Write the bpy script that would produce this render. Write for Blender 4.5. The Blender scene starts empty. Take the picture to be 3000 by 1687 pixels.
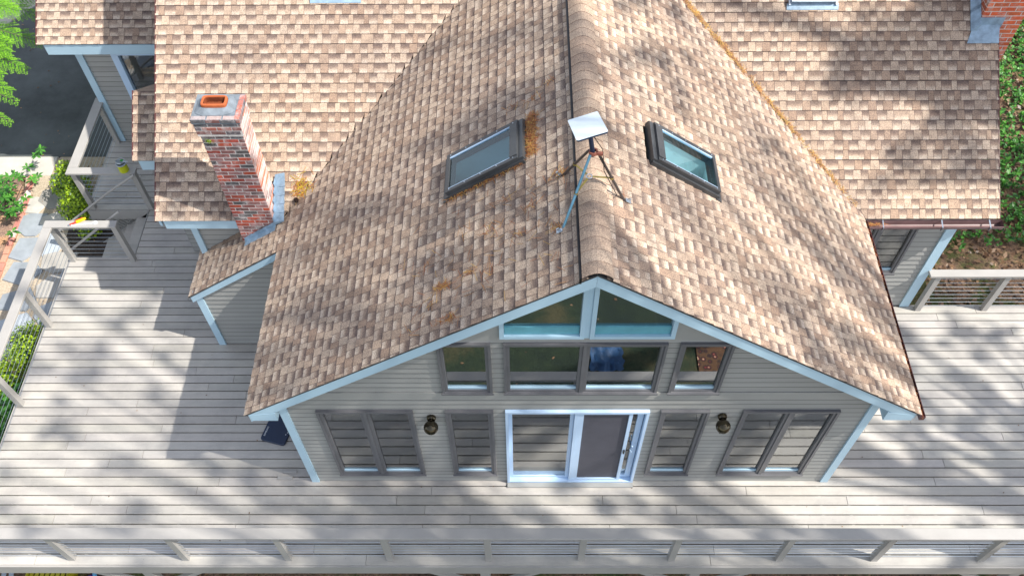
import bpy, bmesh, math, random
from mathutils import Vector, Matrix
random.seed(7)
R = math.radians
scene = bpy.context.scene
COL = scene.collection

# ------------------------------------------------------------------ camera
CAM_F, CAM_A, CAM_YA, CAM_RO = 2588.85, 0.95254, 0.01784, -0.01669
cam_data = bpy.data.cameras.new('camera')
cam_data.sensor_width = 36.0
cam_data.lens = CAM_F / 3000 * 36
cam_data.clip_start = 0.1
cam_data.clip_end = 500
cam = bpy.data.objects.new('camera', cam_data)
COL.objects.link(cam)
ca, sa, cy_, sy_ = math.cos(CAM_A), math.sin(CAM_A), math.cos(CAM_YA), math.sin(CAM_YA)
X0 = Vector((cy_, sy_, 0)); U0 = Vector((-sy_ * sa, cy_ * sa, ca)); F0 = Vector((-sy_ * ca, cy_ * ca, -sa))
cr, sr = math.cos(CAM_RO), math.sin(CAM_RO)
RX = X0 * cr + U0 * sr; UP = -X0 * sr + U0 * cr
M = Matrix(((RX.x, UP.x, -F0.x, 0.0), (RX.y, UP.y, -F0.y, -5.2007), (RX.z, UP.z, -F0.z, 12.1537), (0, 0, 0, 1)))
cam.matrix_world = M
scene.camera = cam

# ------------------------------------------------------------------ sky, sun, exposure
SUN = Vector((1.90, -0.57, 2.48)).normalized()
w = bpy.data.worlds.new('World'); scene.world = w; w.use_nodes = True
nt = w.node_tree
bg = nt.nodes['Background']; sky = nt.nodes.new('ShaderNodeTexSky')
sky.sky_type = 'NISHITA'; sky.sun_disc = False
sky.sun_elevation = math.asin(SUN.z); sky.sun_rotation = math.atan2(SUN.x, SUN.y)
hs = nt.nodes.new('ShaderNodeHueSaturation'); hs.inputs['Saturation'].default_value = 0.5
nt.links.new(sky.outputs[0], hs.inputs['Color']); nt.links.new(hs.outputs[0], bg.inputs[0]); bg.inputs[1].default_value = 0.15
sl = bpy.data.lights.new('sun', 'SUN'); sl.energy = 4.0; sl.angle = R(0.55); sl.color = (1.0, 0.95, 0.87)
so = bpy.data.objects.new('sun', sl); COL.objects.link(so)
so.rotation_euler = (-SUN).to_track_quat('-Z', 'Y').to_euler(); so.location = SUN * 60
vs = scene.view_settings
vs.view_transform = 'Standard'; vs.look = 'None'; vs.gamma = 1.0; vs.exposure = 0.80
scene.cycles.max_bounces = 6; scene.cycles.transparent_max_bounces = 8
scene.cycles.sample_clamp_indirect = 4

# ------------------------------------------------------------------ materials
def newmat(name):
    m = bpy.data.materials.new(name); m.use_nodes = True
    return m, m.node_tree, m.node_tree.nodes['Principled BSDF']

def rgb(c): return (c[0], c[1], c[2], 1.0)

def node(nt, t, **kw):
    n = nt.nodes.new(t)
    for k, v in kw.items():
        if k in ('inputs',):
            for i, x in v.items(): n.inputs[i].default_value = x
        else: setattr(n, k, v)
    return n

def noise(nt, scale, detail=4.0, rough=0.6, coord='Object', stretch=None):
    tc = node(nt, 'ShaderNodeTexCoord')
    src = tc.outputs[coord]
    if stretch:
        mp = node(nt, 'ShaderNodeMapping'); mp.inputs['Scale'].default_value = stretch
        nt.links.new(src, mp.inputs['Vector']); src = mp.outputs[0]
    n = node(nt, 'ShaderNodeTexNoise'); n.inputs['Scale'].default_value = scale
    n.inputs['Detail'].default_value = detail; n.inputs['Roughness'].default_value = rough
    nt.links.new(src, n.inputs['Vector'])
    return n.outputs[0]

def ramp(nt, fac, stops):
    r = node(nt, 'ShaderNodeValToRGB')
    e = r.color_ramp.elements
    while len(e) < len(stops): e.new(0.5)
    for i, (p, c) in enumerate(stops):
        e[i].position = p; e[i].color = rgb(c) if len(c) == 3 else c
    nt.links.new(fac, r.inputs[0])
    return r.outputs[0]

def mix(nt, fac, a, b, mode='MIX'):
    m = node(nt, 'ShaderNodeMix', data_type='RGBA', blend_type=mode)
    for sock, v in ((m.inputs[0], fac), (m.inputs[6], a), (m.inputs[7], b)):
        if isinstance(v, (int, float)): sock.default_value = v
        elif isinstance(v, tuple): sock.default_value = rgb(v)
        else: nt.links.new(v, sock)
    return m.outputs[2]

def math_(nt, op, a, b=None, clamp=False):
    m = node(nt, 'ShaderNodeMath', operation=op, use_clamp=clamp)
    for i, v in enumerate((a, b)):
        if v is None: continue
        if isinstance(v, (int, float)): m.inputs[i].default_value = v
        else: nt.links.new(v, m.inputs[i])
    return m.outputs[0]

def bump(nt, p, h, strength=0.3, dist=0.01):
    b = node(nt, 'ShaderNodeBump'); b.inputs['Strength'].default_value = strength; b.inputs['Distance'].default_value = dist
    nt.links.new(h, b.inputs['Height']); nt.links.new(b.outputs[0], p.inputs['Normal'])

def paint(name, c, rough=0.5, var=0.12, scale=3.0, stretch=None, metal=0.0, attr=False, bmp=0.08):
    m, nt, p = newmat(name)
    n1 = noise(nt, scale, 6, 0.65, stretch=stretch)
    a = tuple(x * (1 - var) for x in c); b = tuple(min(1, x * (1 + var)) for x in c)
    col = ramp(nt, n1, [(0.3, a), (0.7, b)])
    if attr:
        at = node(nt, 'ShaderNodeVertexColor', layer_name='Col')
        col = mix(nt, 1.0, col, at.outputs[0], 'MULTIPLY')
    nt.links.new(col, p.inputs['Base Color'])
    p.inputs['Roughness'].default_value = rough; p.inputs['Metallic'].default_value = metal
    if bmp: bump(nt, p, noise(nt, 90, 3), bmp, 0.004)
    return m

MT = {}
MT['deck'] = paint('deck_paint', (0.46, 0.435, 0.40), 0.55, 0.10, 1.6, (0.35, 3, 1), attr=True)
def deck_stains():
    m = MT['deck']; nt = m.node_tree; p = nt.nodes['Principled BSDF']
    src = p.inputs['Base Color'].links[0].from_socket
    st = noise(nt, 1.7, 6, 0.7); c = mix(nt, 1.0, src, ramp(nt, st, [(0.32, (0.84, 0.84, 0.85)), (0.55, (1.02, 1.02, 1.01)), (0.75, (1.06, 1.05, 1.03))]), 'MULTIPLY')
    sp = noise(nt, 55, 2, 0.5); c = mix(nt, 1.0, c, ramp(nt, sp, [(0.255, (0.45, 0.42, 0.40)), (0.285, (1, 1, 1))]), 'MULTIPLY')
    gr = noise(nt, 8, 5, 0.7, stretch=(.6, 22, 1)); c = mix(nt, 1.0, c, ramp(nt, gr, [(0.35, (0.93, 0.93, 0.93)), (0.65, (1.05, 1.05, 1.05))]), 'MULTIPLY')
    nt.links.new(c, p.inputs['Base Color'])
deck_stains()
MT['rail'] = paint('rail_paint', (0.37, 0.355, 0.335), 0.5, 0.08, 2.0, (1, 1, 1))
MT['siding'] = paint('siding_paint', (0.335, 0.335, 0.32), 0.55, 0.08, 2.5, (0.4, 0.4, 3), attr=True)
MT['band'] = paint('band_paint', (0.335, 0.335, 0.32), 0.55, 0.06, 2.5)
MT['trim'] = paint('trim_paint', (0.44, 0.62, 0.74), 0.42, 0.05, 1.6)
MT['white'] = paint('white_vinyl', (0.50, 0.66, 0.86), 0.3, 0.03, 3.0, bmp=0)
MT['bronze'] = paint('bronze_grey_frame', (0.135, 0.135, 0.145), 0.38, 0.1, 6, bmp=0)
MT['dark_bronze'] = paint('dark_bronze_metal', (0.055, 0.058, 0.062), 0.38, 0.2, 4, bmp=0.05)
MT['gutter'] = paint('brown_gutter', (0.19, 0.115, 0.115), 0.3, 0.25, 5, bmp=0)
MT['drip'] = paint('red_brown_drip_edge', (0.10, 0.03, 0.028), 0.4, 0.2, 5, bmp=0)
MT['lead'] = paint('lead_flashing', (0.25, 0.36, 0.47), 0.5, 0.30, 9, bmp=0.5)
MT['mortar'] = paint('mortar', (0.62, 0.58, 0.55), 0.9, 0.2, 12, bmp=0.4)
MT['cement'] = paint('cement_crown', (0.17, 0.20, 0.23), 0.85, 0.3, 9, bmp=0.5)
MT['clay'] = paint('clay_flue', (0.46, 0.115, 0.035), 0.8, 0.2, 8, bmp=0.2)
MT['clay_dark'] = paint('shaded_clay', (0.20, 0.05, 0.015), 0.9, 0.4, 12)  # darker colour paints the shade of depth inside the flue
MT['steel'] = paint('galvanised_steel', (0.5, 0.55, 0.6), 0.28, 0.15, 8, metal=0.85, bmp=0)
MT['tube_blue'] = paint('blue_grey_tube', (0.13, 0.30, 0.42), 0.3, 0.1, 8, metal=0.4, bmp=0)
MT['tube_dark'] = paint('dark_steel_tube', (0.09, 0.08, 0.08), 0.35, 0.2, 8, metal=0.5, bmp=0)
MT['yellow_zinc'] = paint('yellow_zinc', (0.36, 0.28, 0.08), 0.4, 0.25, 15, metal=0.4, bmp=0)
MT['orange'] = paint('orange_clamp', (0.35, 0.12, 0.08), 0.5, 0.2, 15, bmp=0)
MT['dish'] = paint('dish_panel', (0.72, 0.82, 0.9), 0.18, 0.02, 3, bmp=0)
MT['navy'] = paint('navy_plastic', (0.008, 0.022, 0.06), 0.3, 0.1, 5, bmp=0)
MT['black'] = paint('black_plastic', (0.012, 0.012, 0.014), 0.4, 0.1, 5, bmp=0)
MT['letter'] = paint('silver_lettering', (0.75, 0.78, 0.82), 0.5, 0.02, 5, bmp=0)
MT['can'] = paint('yellow_can_label', (0.50, 0.54, 0.01), 0.4, 0.08, 12, bmp=0)
MT['green'] = paint('green_paint', (0.02, 0.35, 0.03), 0.4, 0.1, 9, bmp=0)
MT['yellow'] = paint('yellow_plastic', (0.75, 0.52, 0.01), 0.4, 0.1, 9, bmp=0)
MT['red'] = paint('red_plastic', (0.55, 0.06, 0.03), 0.4, 0.1, 9, bmp=0)
MT['brass'] = paint('dark_brass', (0.075, 0.065, 0.045), 0.10, 0.15, 6, metal=0.9, bmp=0)
MT['asphalt'] = paint('asphalt', (0.085, 0.095, 0.095), 0.85, 0.45, 0.8, bmp=0.4)
MT['concrete'] = paint('concrete', (0.50, 0.47, 0.42), 0.85, 0.14, 3, bmp=0.3)
MT['stone'] = paint('bluestone', (0.42, 0.44, 0.47), 0.8, 0.16, 4, attr=True, bmp=0.4)
MT['brick_edge'] = paint('garden_brick', (0.50, 0.24, 0.17), 0.85, 0.2, 6, attr=True, bmp=0.4)
def brick_mat():
    m, nt, p = newmat('chimney_brick')
    at = node(nt, 'ShaderNodeVertexColor', layer_name='Col')
    c = mix(nt, 1.0, at.outputs[0], ramp(nt, noise(nt, 24, 4, 0.7), [(0.3, (0.7, 0.7, 0.7)), (0.7, (1.2, 1.2, 1.2))]), 'MULTIPLY')
    f = ramp(nt, noise(nt, 7.5, 5, 0.75), [(0.50, (0, 0, 0)), (0.68, (0.75, 0.75, 0.75))])
    c = mix(nt, f, c, (0.50, 0.44, 0.43))
    nt.links.new(c, p.inputs['Base Color']); p.inputs['Roughness'].default_value = 0.85
    bump(nt, p, noise(nt, 60, 3), 0.6, 0.004)
    return m
MT['brick'] = brick_mat()
MT['needles'] = paint('pine_needles', (0.34, 0.135, 0.045), 0.7, 0.3, 10, attr=True, bmp=0)
MT['bark'] = paint('bark', (0.10, 0.075, 0.055), 0.9, 0.3, 5, bmp=0.6)
MT['cone'] = paint('pine_cone', (0.07, 0.04, 0.03), 0.8, 0.3, 30, bmp=0)
MT['floor'] = paint('interior_floor', (0.30, 0.30, 0.27), 0.6, 0.2, 2)
MT['wallin'] = paint('interior_wall', (0.28, 0.29, 0.27), 0.8, 0.1, 2)
MT['well'] = paint('light_well', (0.60, 0.72, 0.74), 0.7, 0.08, 2, bmp=0)
MT['teal'] = paint('teal_sash', (0.13, 0.38, 0.46), 0.4, 0.12, 6, bmp=0)
MT['screen'] = paint('insect_screen', (0.075, 0.075, 0.095), 0.6, 0.1, 5, bmp=0)
MT['yellow_crate'] = paint('yellow_crate', (0.42, 0.38, 0.01), 0.5, 0.1, 9, bmp=0)
MT['purple'] = paint('purple_plastic', (0.08, 0.03, 0.42), 0.45, 0.1, 9, bmp=0)
MT['skyblue'] = paint('sky_blue_plastic', (0.18, 0.48, 0.72), 0.45, 0.1, 9, bmp=0)
MT['tarp'] = paint('blue_tarp', (0.025, 0.085, 0.20), 0.6, 0.45, 5, bmp=0.5)
MT['chair'] = paint('grey_chair', (0.35, 0.40, 0.44), 0.5, 0.1, 6)

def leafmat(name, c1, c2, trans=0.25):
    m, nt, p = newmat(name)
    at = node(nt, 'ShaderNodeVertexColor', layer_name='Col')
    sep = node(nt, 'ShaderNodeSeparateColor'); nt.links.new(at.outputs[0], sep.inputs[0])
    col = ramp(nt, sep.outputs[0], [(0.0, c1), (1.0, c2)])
    nt.links.new(col, p.inputs['Base Color']); p.inputs['Roughness'].default_value = 0.45
    out = nt.nodes['Material Output']
    tr = node(nt, 'ShaderNodeBsdfTranslucent'); nt.links.new(col, tr.inputs[0])
    mx = node(nt, 'ShaderNodeMixShader'); mx.inputs[0].default_value = trans
    nt.links.new(p.outputs[0], mx.inputs[1]); nt.links.new(tr.outputs[0], mx.inputs[2]); nt.links.new(mx.outputs[0], out.inputs[0])
    return m
MT['leaf_lime'] = leafmat('lime_leaf', (0.03, 0.10, 0.01), (0.46, 0.66, 0.02), .15)
MT['leaf_green'] = leafmat('green_leaf', (0.02, 0.10, 0.015), (0.13, 0.40, 0.05))
MT['leaf_dark'] = leafmat('dark_leaf', (0.01, 0.04, 0.012), (0.05, 0.15, 0.035))
MT['leaf_hemlock'] = leafmat('hemlock_needle', (0.03, 0.16, 0.01), (0.30, 0.62, 0.04))
MT['leaf_brown'] = leafmat('dry_leaf', (0.10, 0.05, 0.025), (0.40, 0.24, 0.13))
MT['leaf_canopy'] = leafmat('canopy_leaf', (0.03, 0.08, 0.015), (0.08, 0.17, 0.03), 0.15)

def glass(name, refl=0.3, tint=(0.75, 0.85, 0.86), k=1.6, rough=0.01):
    m, nt, p = newmat(name); nt.nodes.remove(p)
    out = nt.nodes['Material Output']
    t = node(nt, 'ShaderNodeBsdfTransparent'); t.inputs[0].default_value = rgb(tint)
    g = node(nt, 'ShaderNodeBsdfGlossy'); g.inputs['Roughness'].default_value = rough; g.inputs[0].default_value = (0.95, 0.98, 1, 1)
    fr = node(nt, 'ShaderNodeFresnel'); fr.inputs[0].default_value = 1.5
    f = math_(nt, 'ADD', math_(nt, 'MULTIPLY', fr.outputs[0], k), refl, True)
    mx = node(nt, 'ShaderNodeMixShader'); nt.links.new(f, mx.inputs[0])
    nt.links.new(t.outputs[0], mx.inputs[1]); nt.links.new(g.outputs[0], mx.inputs[2]); nt.links.new(mx.outputs[0], out.inputs[0])
    return m
MT['glass_low'] = glass('window_glass', 0.20, (0.8, 0.88, 0.87), 1.6, 0.04)
MT['glass_up'] = glass('upper_window_glass', 0.28)
MT['glass_sky'] = glass('skylight_glass', 0.0, (0.72, 0.9, 0.94), 0.9)
MT['glass_sky_bright'] = glass('skylight_glass_reflecting', 0.03, (0.70, 0.93, 0.97), 0.9)
MT['glass_left'] = glass('side_window_glass', 0.12)

# asphalt shingle: Col.r tone, Col.g printed shadow band amount, Col.b shade of the tab
def shingle(name):
    m, nt, p = newmat(name)
    at = node(nt, 'ShaderNodeVertexColor', layer_name='Col')
    sep = node(nt, 'ShaderNodeSeparateColor'); nt.links.new(at.outputs[0], sep.inputs[0])
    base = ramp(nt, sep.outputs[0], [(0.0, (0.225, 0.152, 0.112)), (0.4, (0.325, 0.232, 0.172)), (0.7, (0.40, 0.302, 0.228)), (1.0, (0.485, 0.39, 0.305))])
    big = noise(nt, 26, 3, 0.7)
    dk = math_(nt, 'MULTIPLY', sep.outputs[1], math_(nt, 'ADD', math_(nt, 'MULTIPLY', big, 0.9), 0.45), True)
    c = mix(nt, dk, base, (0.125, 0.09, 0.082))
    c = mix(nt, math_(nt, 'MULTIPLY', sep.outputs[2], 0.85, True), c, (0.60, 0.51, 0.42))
    gr = noise(nt, 85, 3, 0.85)
    c = mix(nt, 1.0, c, ramp(nt, gr, [(0.36, (0.50, 0.49, 0.50)), (0.50, (1, 1, 1)), (0.64, (1.46, 1.42, 1.36))]), 'MULTIPLY')
    lo = noise(nt, 0.9, 5, 0.6)
    c = mix(nt, 1.0, c, ramp(nt, lo, [(0.35, (0.87, 0.87, 0.89)), (0.62, (1.09, 1.07, 1.04))]), 'MULTIPLY')
    sp = noise(nt, 7, 4, 0.75)
    c = mix(nt, 1.0, c, ramp(nt, sp, [(0.30, (0.78, 0.76, 0.76)), (0.5, (1, 1, 1)), (0.72, (1.14, 1.12, 1.10))]), 'MULTIPLY')
    nt.links.new(c, p.inputs['Base Color']); p.inputs['Roughness'].default_value = 0.92
    bump(nt, p, gr, 0.5, 0.004)
    return m
MT['shingle'] = shingle('asphalt_shingle')

def ground_mat():
    m, nt, p = newmat('yard_ground')
    n1 = noise(nt, 0.9, 6, 0.65); n2 = noise(nt, 26, 4, 0.75)
    c = ramp(nt, n1, [(0.36, (0.10, 0.065, 0.045)), (0.48, (0.19, 0.12, 0.08)), (0.56, (0.09, 0.10, 0.03)), (0.7, (0.045, 0.07, 0.025))])
    c = mix(nt, 1.0, c, ramp(nt, n2, [(0.35, (0.4, 0.4, 0.42)), (0.65, (1.5, 1.45, 1.35))]), 'MULTIPLY')
    nt.links.new(c, p.inputs['Base Color']); p.inputs['Roughness'].default_value = 0.95
    bump(nt, p, n2, 0.8, 0.03)
    return m
MT['ground'] = ground_mat()
def lawn_mat():
    m, nt, p = newmat('lawn_turf')
    n1 = noise(nt, 1.1, 6, 0.65); n2 = noise(nt, 34, 4, 0.75)
    c = ramp(nt, n1, [(0.36, (0.018, 0.032, 0.024)), (0.52, (0.03, 0.05, 0.028)), (0.66, (0.085, 0.08, 0.04))])
    c = mix(nt, 1.0, c, ramp(nt, n2, [(0.35, (0.4, 0.45, 0.45)), (0.65, (1.6, 1.5, 1.4))]), 'MULTIPLY')
    nt.links.new(c, p.inputs['Base Color']); p.inputs['Roughness'].default_value = 0.95
    bump(nt, p, n2, 0.8, 0.03)
    return m
MT['lawn'] = lawn_mat()
def mulch_mat():
    m, nt, p = newmat('mulch')
    n1 = noise(nt, 2.2, 5, 0.6); n2 = noise(nt, 60, 4, 0.8)
    c = ramp(nt, n1, [(0.38, (0.24, 0.16, 0.13)), (0.5, (0.38, 0.25, 0.18)), (0.62, (0.50, 0.29, 0.16))])
    c = mix(nt, 1.0, c, ramp(nt, n2, [(0.38, (0.35, 0.35, 0.38)), (0.62, (1.4, 1.35, 1.3))]), 'MULTIPLY')
    nt.links.new(c, p.inputs['Base Color']); p.inputs['Roughness'].default_value = 0.95
    bump(nt, p, n2, 0.9, 0.02)
    return m
MT['mulch'] = mulch_mat()
def sand_mat():
    m, nt, p = newmat('path_sand')
    n2 = noise(nt, 40, 4, 0.8)
    c = ramp(nt, n2, [(0.35, (0.30, 0.24, 0.17)), (0.65, (0.55, 0.46, 0.35))])
    nt.links.new(c, p.inputs['Base Color']); p.inputs['Roughness'].default_value = 0.95
    return m
MT['sand'] = sand_mat()
def rug_mat():
    m, nt, p = newmat('flower_rug')
    tc = node(nt, 'ShaderNodeTexCoord')
    v = node(nt, 'ShaderNodeTexVoronoi'); v.inputs['Scale'].default_value = 9
    nt.links.new(tc.outputs['Object'], v.inputs['Vector'])
    c = ramp(nt, v.outputs['Distance'], [(0.10, (0.55, 0.42, 0.25)), (0.2, (0.20, 0.03, 0.03)), (0.35, (0.03, 0.02, 0.02)), (0.6, (0.12, 0.06, 0.03))])
    nt.links.new(c, p.inputs['Base Color']); p.inputs['Roughness'].default_value = 0.9
    return m
MT['rug'] = rug_mat()

# ------------------------------------------------------------------ mesh builder
class MB:
    def __init__(s): s.v = []; s.f = []; s.c = []; s.smooth = []
    def quad(s, pts, col=(1, 1, 1), cols=None, smooth=False):
        i = len(s.v); s.v += [tuple(p) for p in pts]; s.f.append(tuple(range(i, i + len(pts))))
        s.c.append(cols if cols else [col] * len(pts)); s.smooth.append(smooth)
    def hexa(s, a, b, col=(1, 1, 1), skip=()):
        # a: 4 bottom points ccw from above, b: 4 top points
        s.quad([a[3], a[2], a[1], a[0]], col); s.quad(b, col)
        for i in range(4):
            j = (i + 1) % 4; s.quad([a[i], a[j], b[j], b[i]], col)
    def box(s, x0, x1, y0, y1, z0, z1, col=(1, 1, 1)):
        a = [(x0, y0, z0), (x1, y0, z0), (x1, y1, z0), (x0, y1, z0)]
        b = [(p[0], p[1], z1) for p in a]
        s.hexa(a, b, col)
    def bbox(s, x0, x1, y0, y1, z0, z1, e=0.004, col=(1, 1, 1)):
        # box with chamfered upper edges
        a = [(x0, y0, z0), (x1, y0, z0), (x1, y1, z0), (x0, y1, z0)]
        b = [(p[0], p[1], z1 - e) for p in a]
        c = [(x0 + e, y0 + e, z1), (x1 - e, y0 + e, z1), (x1 - e, y1 - e, z1), (x0 + e, y1 - e, z1)]
        s.quad([a[3], a[2], a[1], a[0]], col); s.quad(c, col)
        for i in range(4):
            j = (i + 1) % 4; s.quad([a[i], a[j], b[j], b[i]], col); s.quad([b[i], b[j], c[j], c[i]], col)
    def beam(s, p, q, w, h, up=(0, 0, 1), col=(1, 1, 1)):
        p = Vector(p); q = Vector(q); d = (q - p).normalized(); u = Vector(up)
        sd = d.cross(u)
        if sd.length < 1e-4: sd = d.cross(Vector((0, 1, 0)))
        sd.normalize(); u = sd.cross(d).normalized()
        o = [(-w / 2, -h / 2), (w / 2, -h / 2), (w / 2, h / 2), (-w / 2, h / 2)]
        A = [p + sd * a + u * b for a, b in o]; B = [q + sd * a + u * b for a, b in o]
        s.quad(A, col); s.quad(B[::-1], col)
        for i in range(4):
            j = (i + 1) % 4; s.quad([A[i], B[i], B[j], A[j]], col)
    def tube(s, pts, r, n=8, col=(1, 1, 1), r2=None):
        pts = [Vector(p) for p in pts]; rings = []
        for k, p in enumerate(pts):
            d = (pts[min(k + 1, len(pts) - 1)] - pts[max(k - 1, 0)]).normalized()
            a = d.cross(Vector((0.123, 0.3, 1))).normalized(); b = d.cross(a)
            rr = r if r2 is None else r + (r2 - r) * k / (len(pts) - 1)
            rings.append([p + a * (rr * math.cos(2 * math.pi * i / n)) + b * (rr * math.sin(2 * math.pi * i / n)) for i in range(n)])
        for k in range(len(rings) - 1):
            for i in range(n):
                j = (i + 1) % n; s.quad([rings[k][i], rings[k][j], rings[k + 1][j], rings[k + 1][i]], col, smooth=True)
        s.quad(rings[0], col); s.quad(rings[-1][::-1], col)
    def lathe(s, prof, c, n=24, col=(1, 1, 1), ax=None, sm=True):
        # prof: (radius, height) list along the z axis, through matrix ax
        ax = ax or Matrix.Identity(4); c = Vector(c)
        P = lambda r, h, i: c + ax.to_3x3() @ Vector((r * math.cos(2 * math.pi * i / n), r * math.sin(2 * math.pi * i / n), h))
        for (r0, h0), (r1, h1) in zip(prof[:-1], prof[1:]):
            for i in range(n):
                q = [P(r0, h0, i), P(r0, h0, i + 1), P(r1, h1, i + 1), P(r1, h1, i)]
                if r0 < 1e-6: q = [q[0], q[2], q[3]]
                elif r1 < 1e-6: q = q[:3]
                s.quad(q, col, smooth=sm)
    def build(s, name, mat, parent=None, merge=False, loc=None):
        me = bpy.data.meshes.new(name); vv = s.v
        me.from_pydata(vv, [], s.f)
        if loc is not None:
            L = Vector(loc); me.transform(Matrix.Translation(-L))
        me.polygons.foreach_set('use_smooth', s.smooth)
        ca = me.color_attributes.new('Col', 'FLOAT_COLOR', 'CORNER')
        buf = []
        for cs in s.c:
            for c in cs: buf += [c[0], c[1], c[2], 1.0]
        ca.data.foreach_set('color', buf)
        me.materials.append(MT[mat]); me.update()
        if merge:
            bm = bmesh.new(); bm.from_mesh(me); bmesh.ops.remove_doubles(bm, verts=bm.verts, dist=0.0004); bm.to_mesh(me); bm.free()
        o = bpy.data.objects.new(name, me); COL.objects.link(o)
        if loc is not None: o.location = loc
        if parent is not None: attach(o, parent)
        return o

def attach(o, parent):
    o.parent = parent
    base = getattr(parent, 'location', Vector())
    # parents are unrotated here: keep world coordinates
    tot = Vector(); p = parent
    while p is not None: tot += p.location; p = p.parent
    o.location = Vector(o.location) - tot

def tag(o, label=None, cat=None, group=None, kind=None):
    for k, v in (('label', label), ('category', cat), ('group', group), ('kind', kind)):
        if v: o[k] = v
    return o
def thing(name, loc, label, cat, group=None):
    o = bpy.data.objects.new(name, None); o.empty_display_size = 0.2; o.location = loc; COL.objects.link(o)
    return tag(o, label, cat, group)

def sub_iv(a, b, holes):
    iv = [(a, b)]
    for h0, h1 in holes:
        nx = []
        for p, q in iv:
            if h1 <= p or h0 >= q: nx.append((p, q)); continue
            if p < h0: nx.append((p, h0))
            if h1 < q: nx.append((h1, q))
        iv = nx
    return [(p, q) for p, q in iv if q - p > 1e-4]

# ------------------------------------------------------------------ roof numbers
S = 0.70; RX0 = 0.73; RZ = 5.38; HW = 4.11; YF = -0.24
EX0, EX1 = RX0 - HW, RX0 + HW            # wing eaves  -3.38 / 4.84
EZ = RZ - S * HW                          # 2.503
MY = 2.86; MZ = 2.48                      # main eave
def zw(x): return RZ - S * abs(x - RX0)
def zm(y): return MZ + S * (y - MY)
SL = math.sqrt(1 + S * S)

def roof_plane(mb, O, U, V, N, vmax, lim, holes=(), expo=0.140, seed=1, lo=0.0, butt=0.011, cut=.008):
    """courses of laminated shingle tabs. lim(v)->(u0,u1); holes: (u0,u1,v0,v1)"""
    rnd = random.Random(seed)
    O = Vector(O); U = Vector(U); V = Vector(V); N = Vector(N)
    P = lambda u, v, n: O + U * u + V * v + N * n
    v = lo
    while v < vmax - 1e-4:
        v1 = min(v + expo, vmax)
        a0, b0 = lim(v); a1, b1 = lim(v1)
        lo_u, hi_u = min(a0, a1), max(b0, b1)
        u = lo_u - rnd.random() * 0.2
        wob = rnd.uniform(-0.002, 0.002); slope_w = rnd.uniform(-.0012, .0012)
        plain = rnd.random() < 0.5
        shade = rnd.uniform(-0.05, 0.05)
        while u < hi_u:
            ln = rnd.uniform(0.075, 0.125) if plain else rnd.uniform(0.085, 0.15)
            if rnd.random() < .08: ln *= 1.5
            ue = u + ln
            tone = min(1, max(0, (rnd.choice([.35, .55, .7, .8, .9]) if plain else rnd.gauss(0.62, 0.12)) + shade + rnd.uniform(-.06, .06)))
            dark = rnd.uniform(.7, 1.0) if rnd.random() < .85 else .35
            lite = rnd.uniform(.55, 1.0)
            tap = 0.006 if plain else -0.006
            ra = butt + (.006 if plain else 0.0)
            hl = [(h0, h1) for (h0, h1, g0, g1) in holes if g0 < v1 and g1 > v]
            for p, q in sub_iv(u, ue, hl):
                def X(s0, s1, f): return s0 + (s1 - s0) * f
                p0, p1 = max(p, a0), max(p + tap, a1); q0, q1 = min(q, b0), min(q - tap, b1)
                if q0 - p0 < 0.003 and q1 - p1 < 0.003: continue
                q0 = max(q0, p0); q1 = max(q1, p1); d = wob + slope_w * (p0 % 3)
                H = lambda f: ra * (1 - f) + .004 * f
                G = lambda f, side: P(X(p0, p1, f) if side == 0 else X(q0, q1, f), v + (v1 - v) * f + d, H(f))
                if plain:
                    mb.quad([G(0, 0), G(0, 1), G(1, 1), G(1, 0)], (tone, rnd.uniform(0, .12), 0))
                else:
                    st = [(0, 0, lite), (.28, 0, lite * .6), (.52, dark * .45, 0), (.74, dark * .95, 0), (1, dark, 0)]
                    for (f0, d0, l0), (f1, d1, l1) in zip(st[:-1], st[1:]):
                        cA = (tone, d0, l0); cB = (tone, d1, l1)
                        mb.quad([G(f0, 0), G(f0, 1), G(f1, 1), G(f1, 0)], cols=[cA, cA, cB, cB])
                k0 = (0.0, 1.0, 0)  # darkest tone paints the course shadow lines: butt face and top strip
                mb.quad([P(p0, v + d, -0.004), P(q0, v + d, -0.004), G(0, 1), G(0, 0)], k0)
                mb.quad([P(p1, v1 + d - cut, H(1) + .0022), P(q1, v1 + d - cut, H(1) + .0022), P(q1, v1 + d, H(1) + .002), P(p1, v1 + d, H(1) + .002)], k0)
                # dark cut between neighbouring tabs
                e = .0028
                if q0 - p0 > .02 and q1 - p1 > .02:
                    mb.quad([P(q0 - e, v + d, H(0) + .0006), P(q0 + e, v + d, H(0) + .0006), P(q1 + e, v1 + d, H(1) + .0006), P(q1 - e, v1 + d, H(1) + .0006)], (0, .9, 0))
            u = ue; plain = not plain
        v = v1


# ================================================================== SETTING
def gz(x, y):
    z = -0.95
    if x < 7.5:
        t = min(1, max(0, (2.2 - y) / 3.2)); t = t * t * (3 - 2 * t); z += -1.45 * t
    if x > 5:
        t = min(1, max(0, (x - 5) / 2)); zr = -1.2 - 1.2 * min(1, max(0, (2.0 - y) / 4)); z = z * (1 - t) + zr * t
    return z

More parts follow.
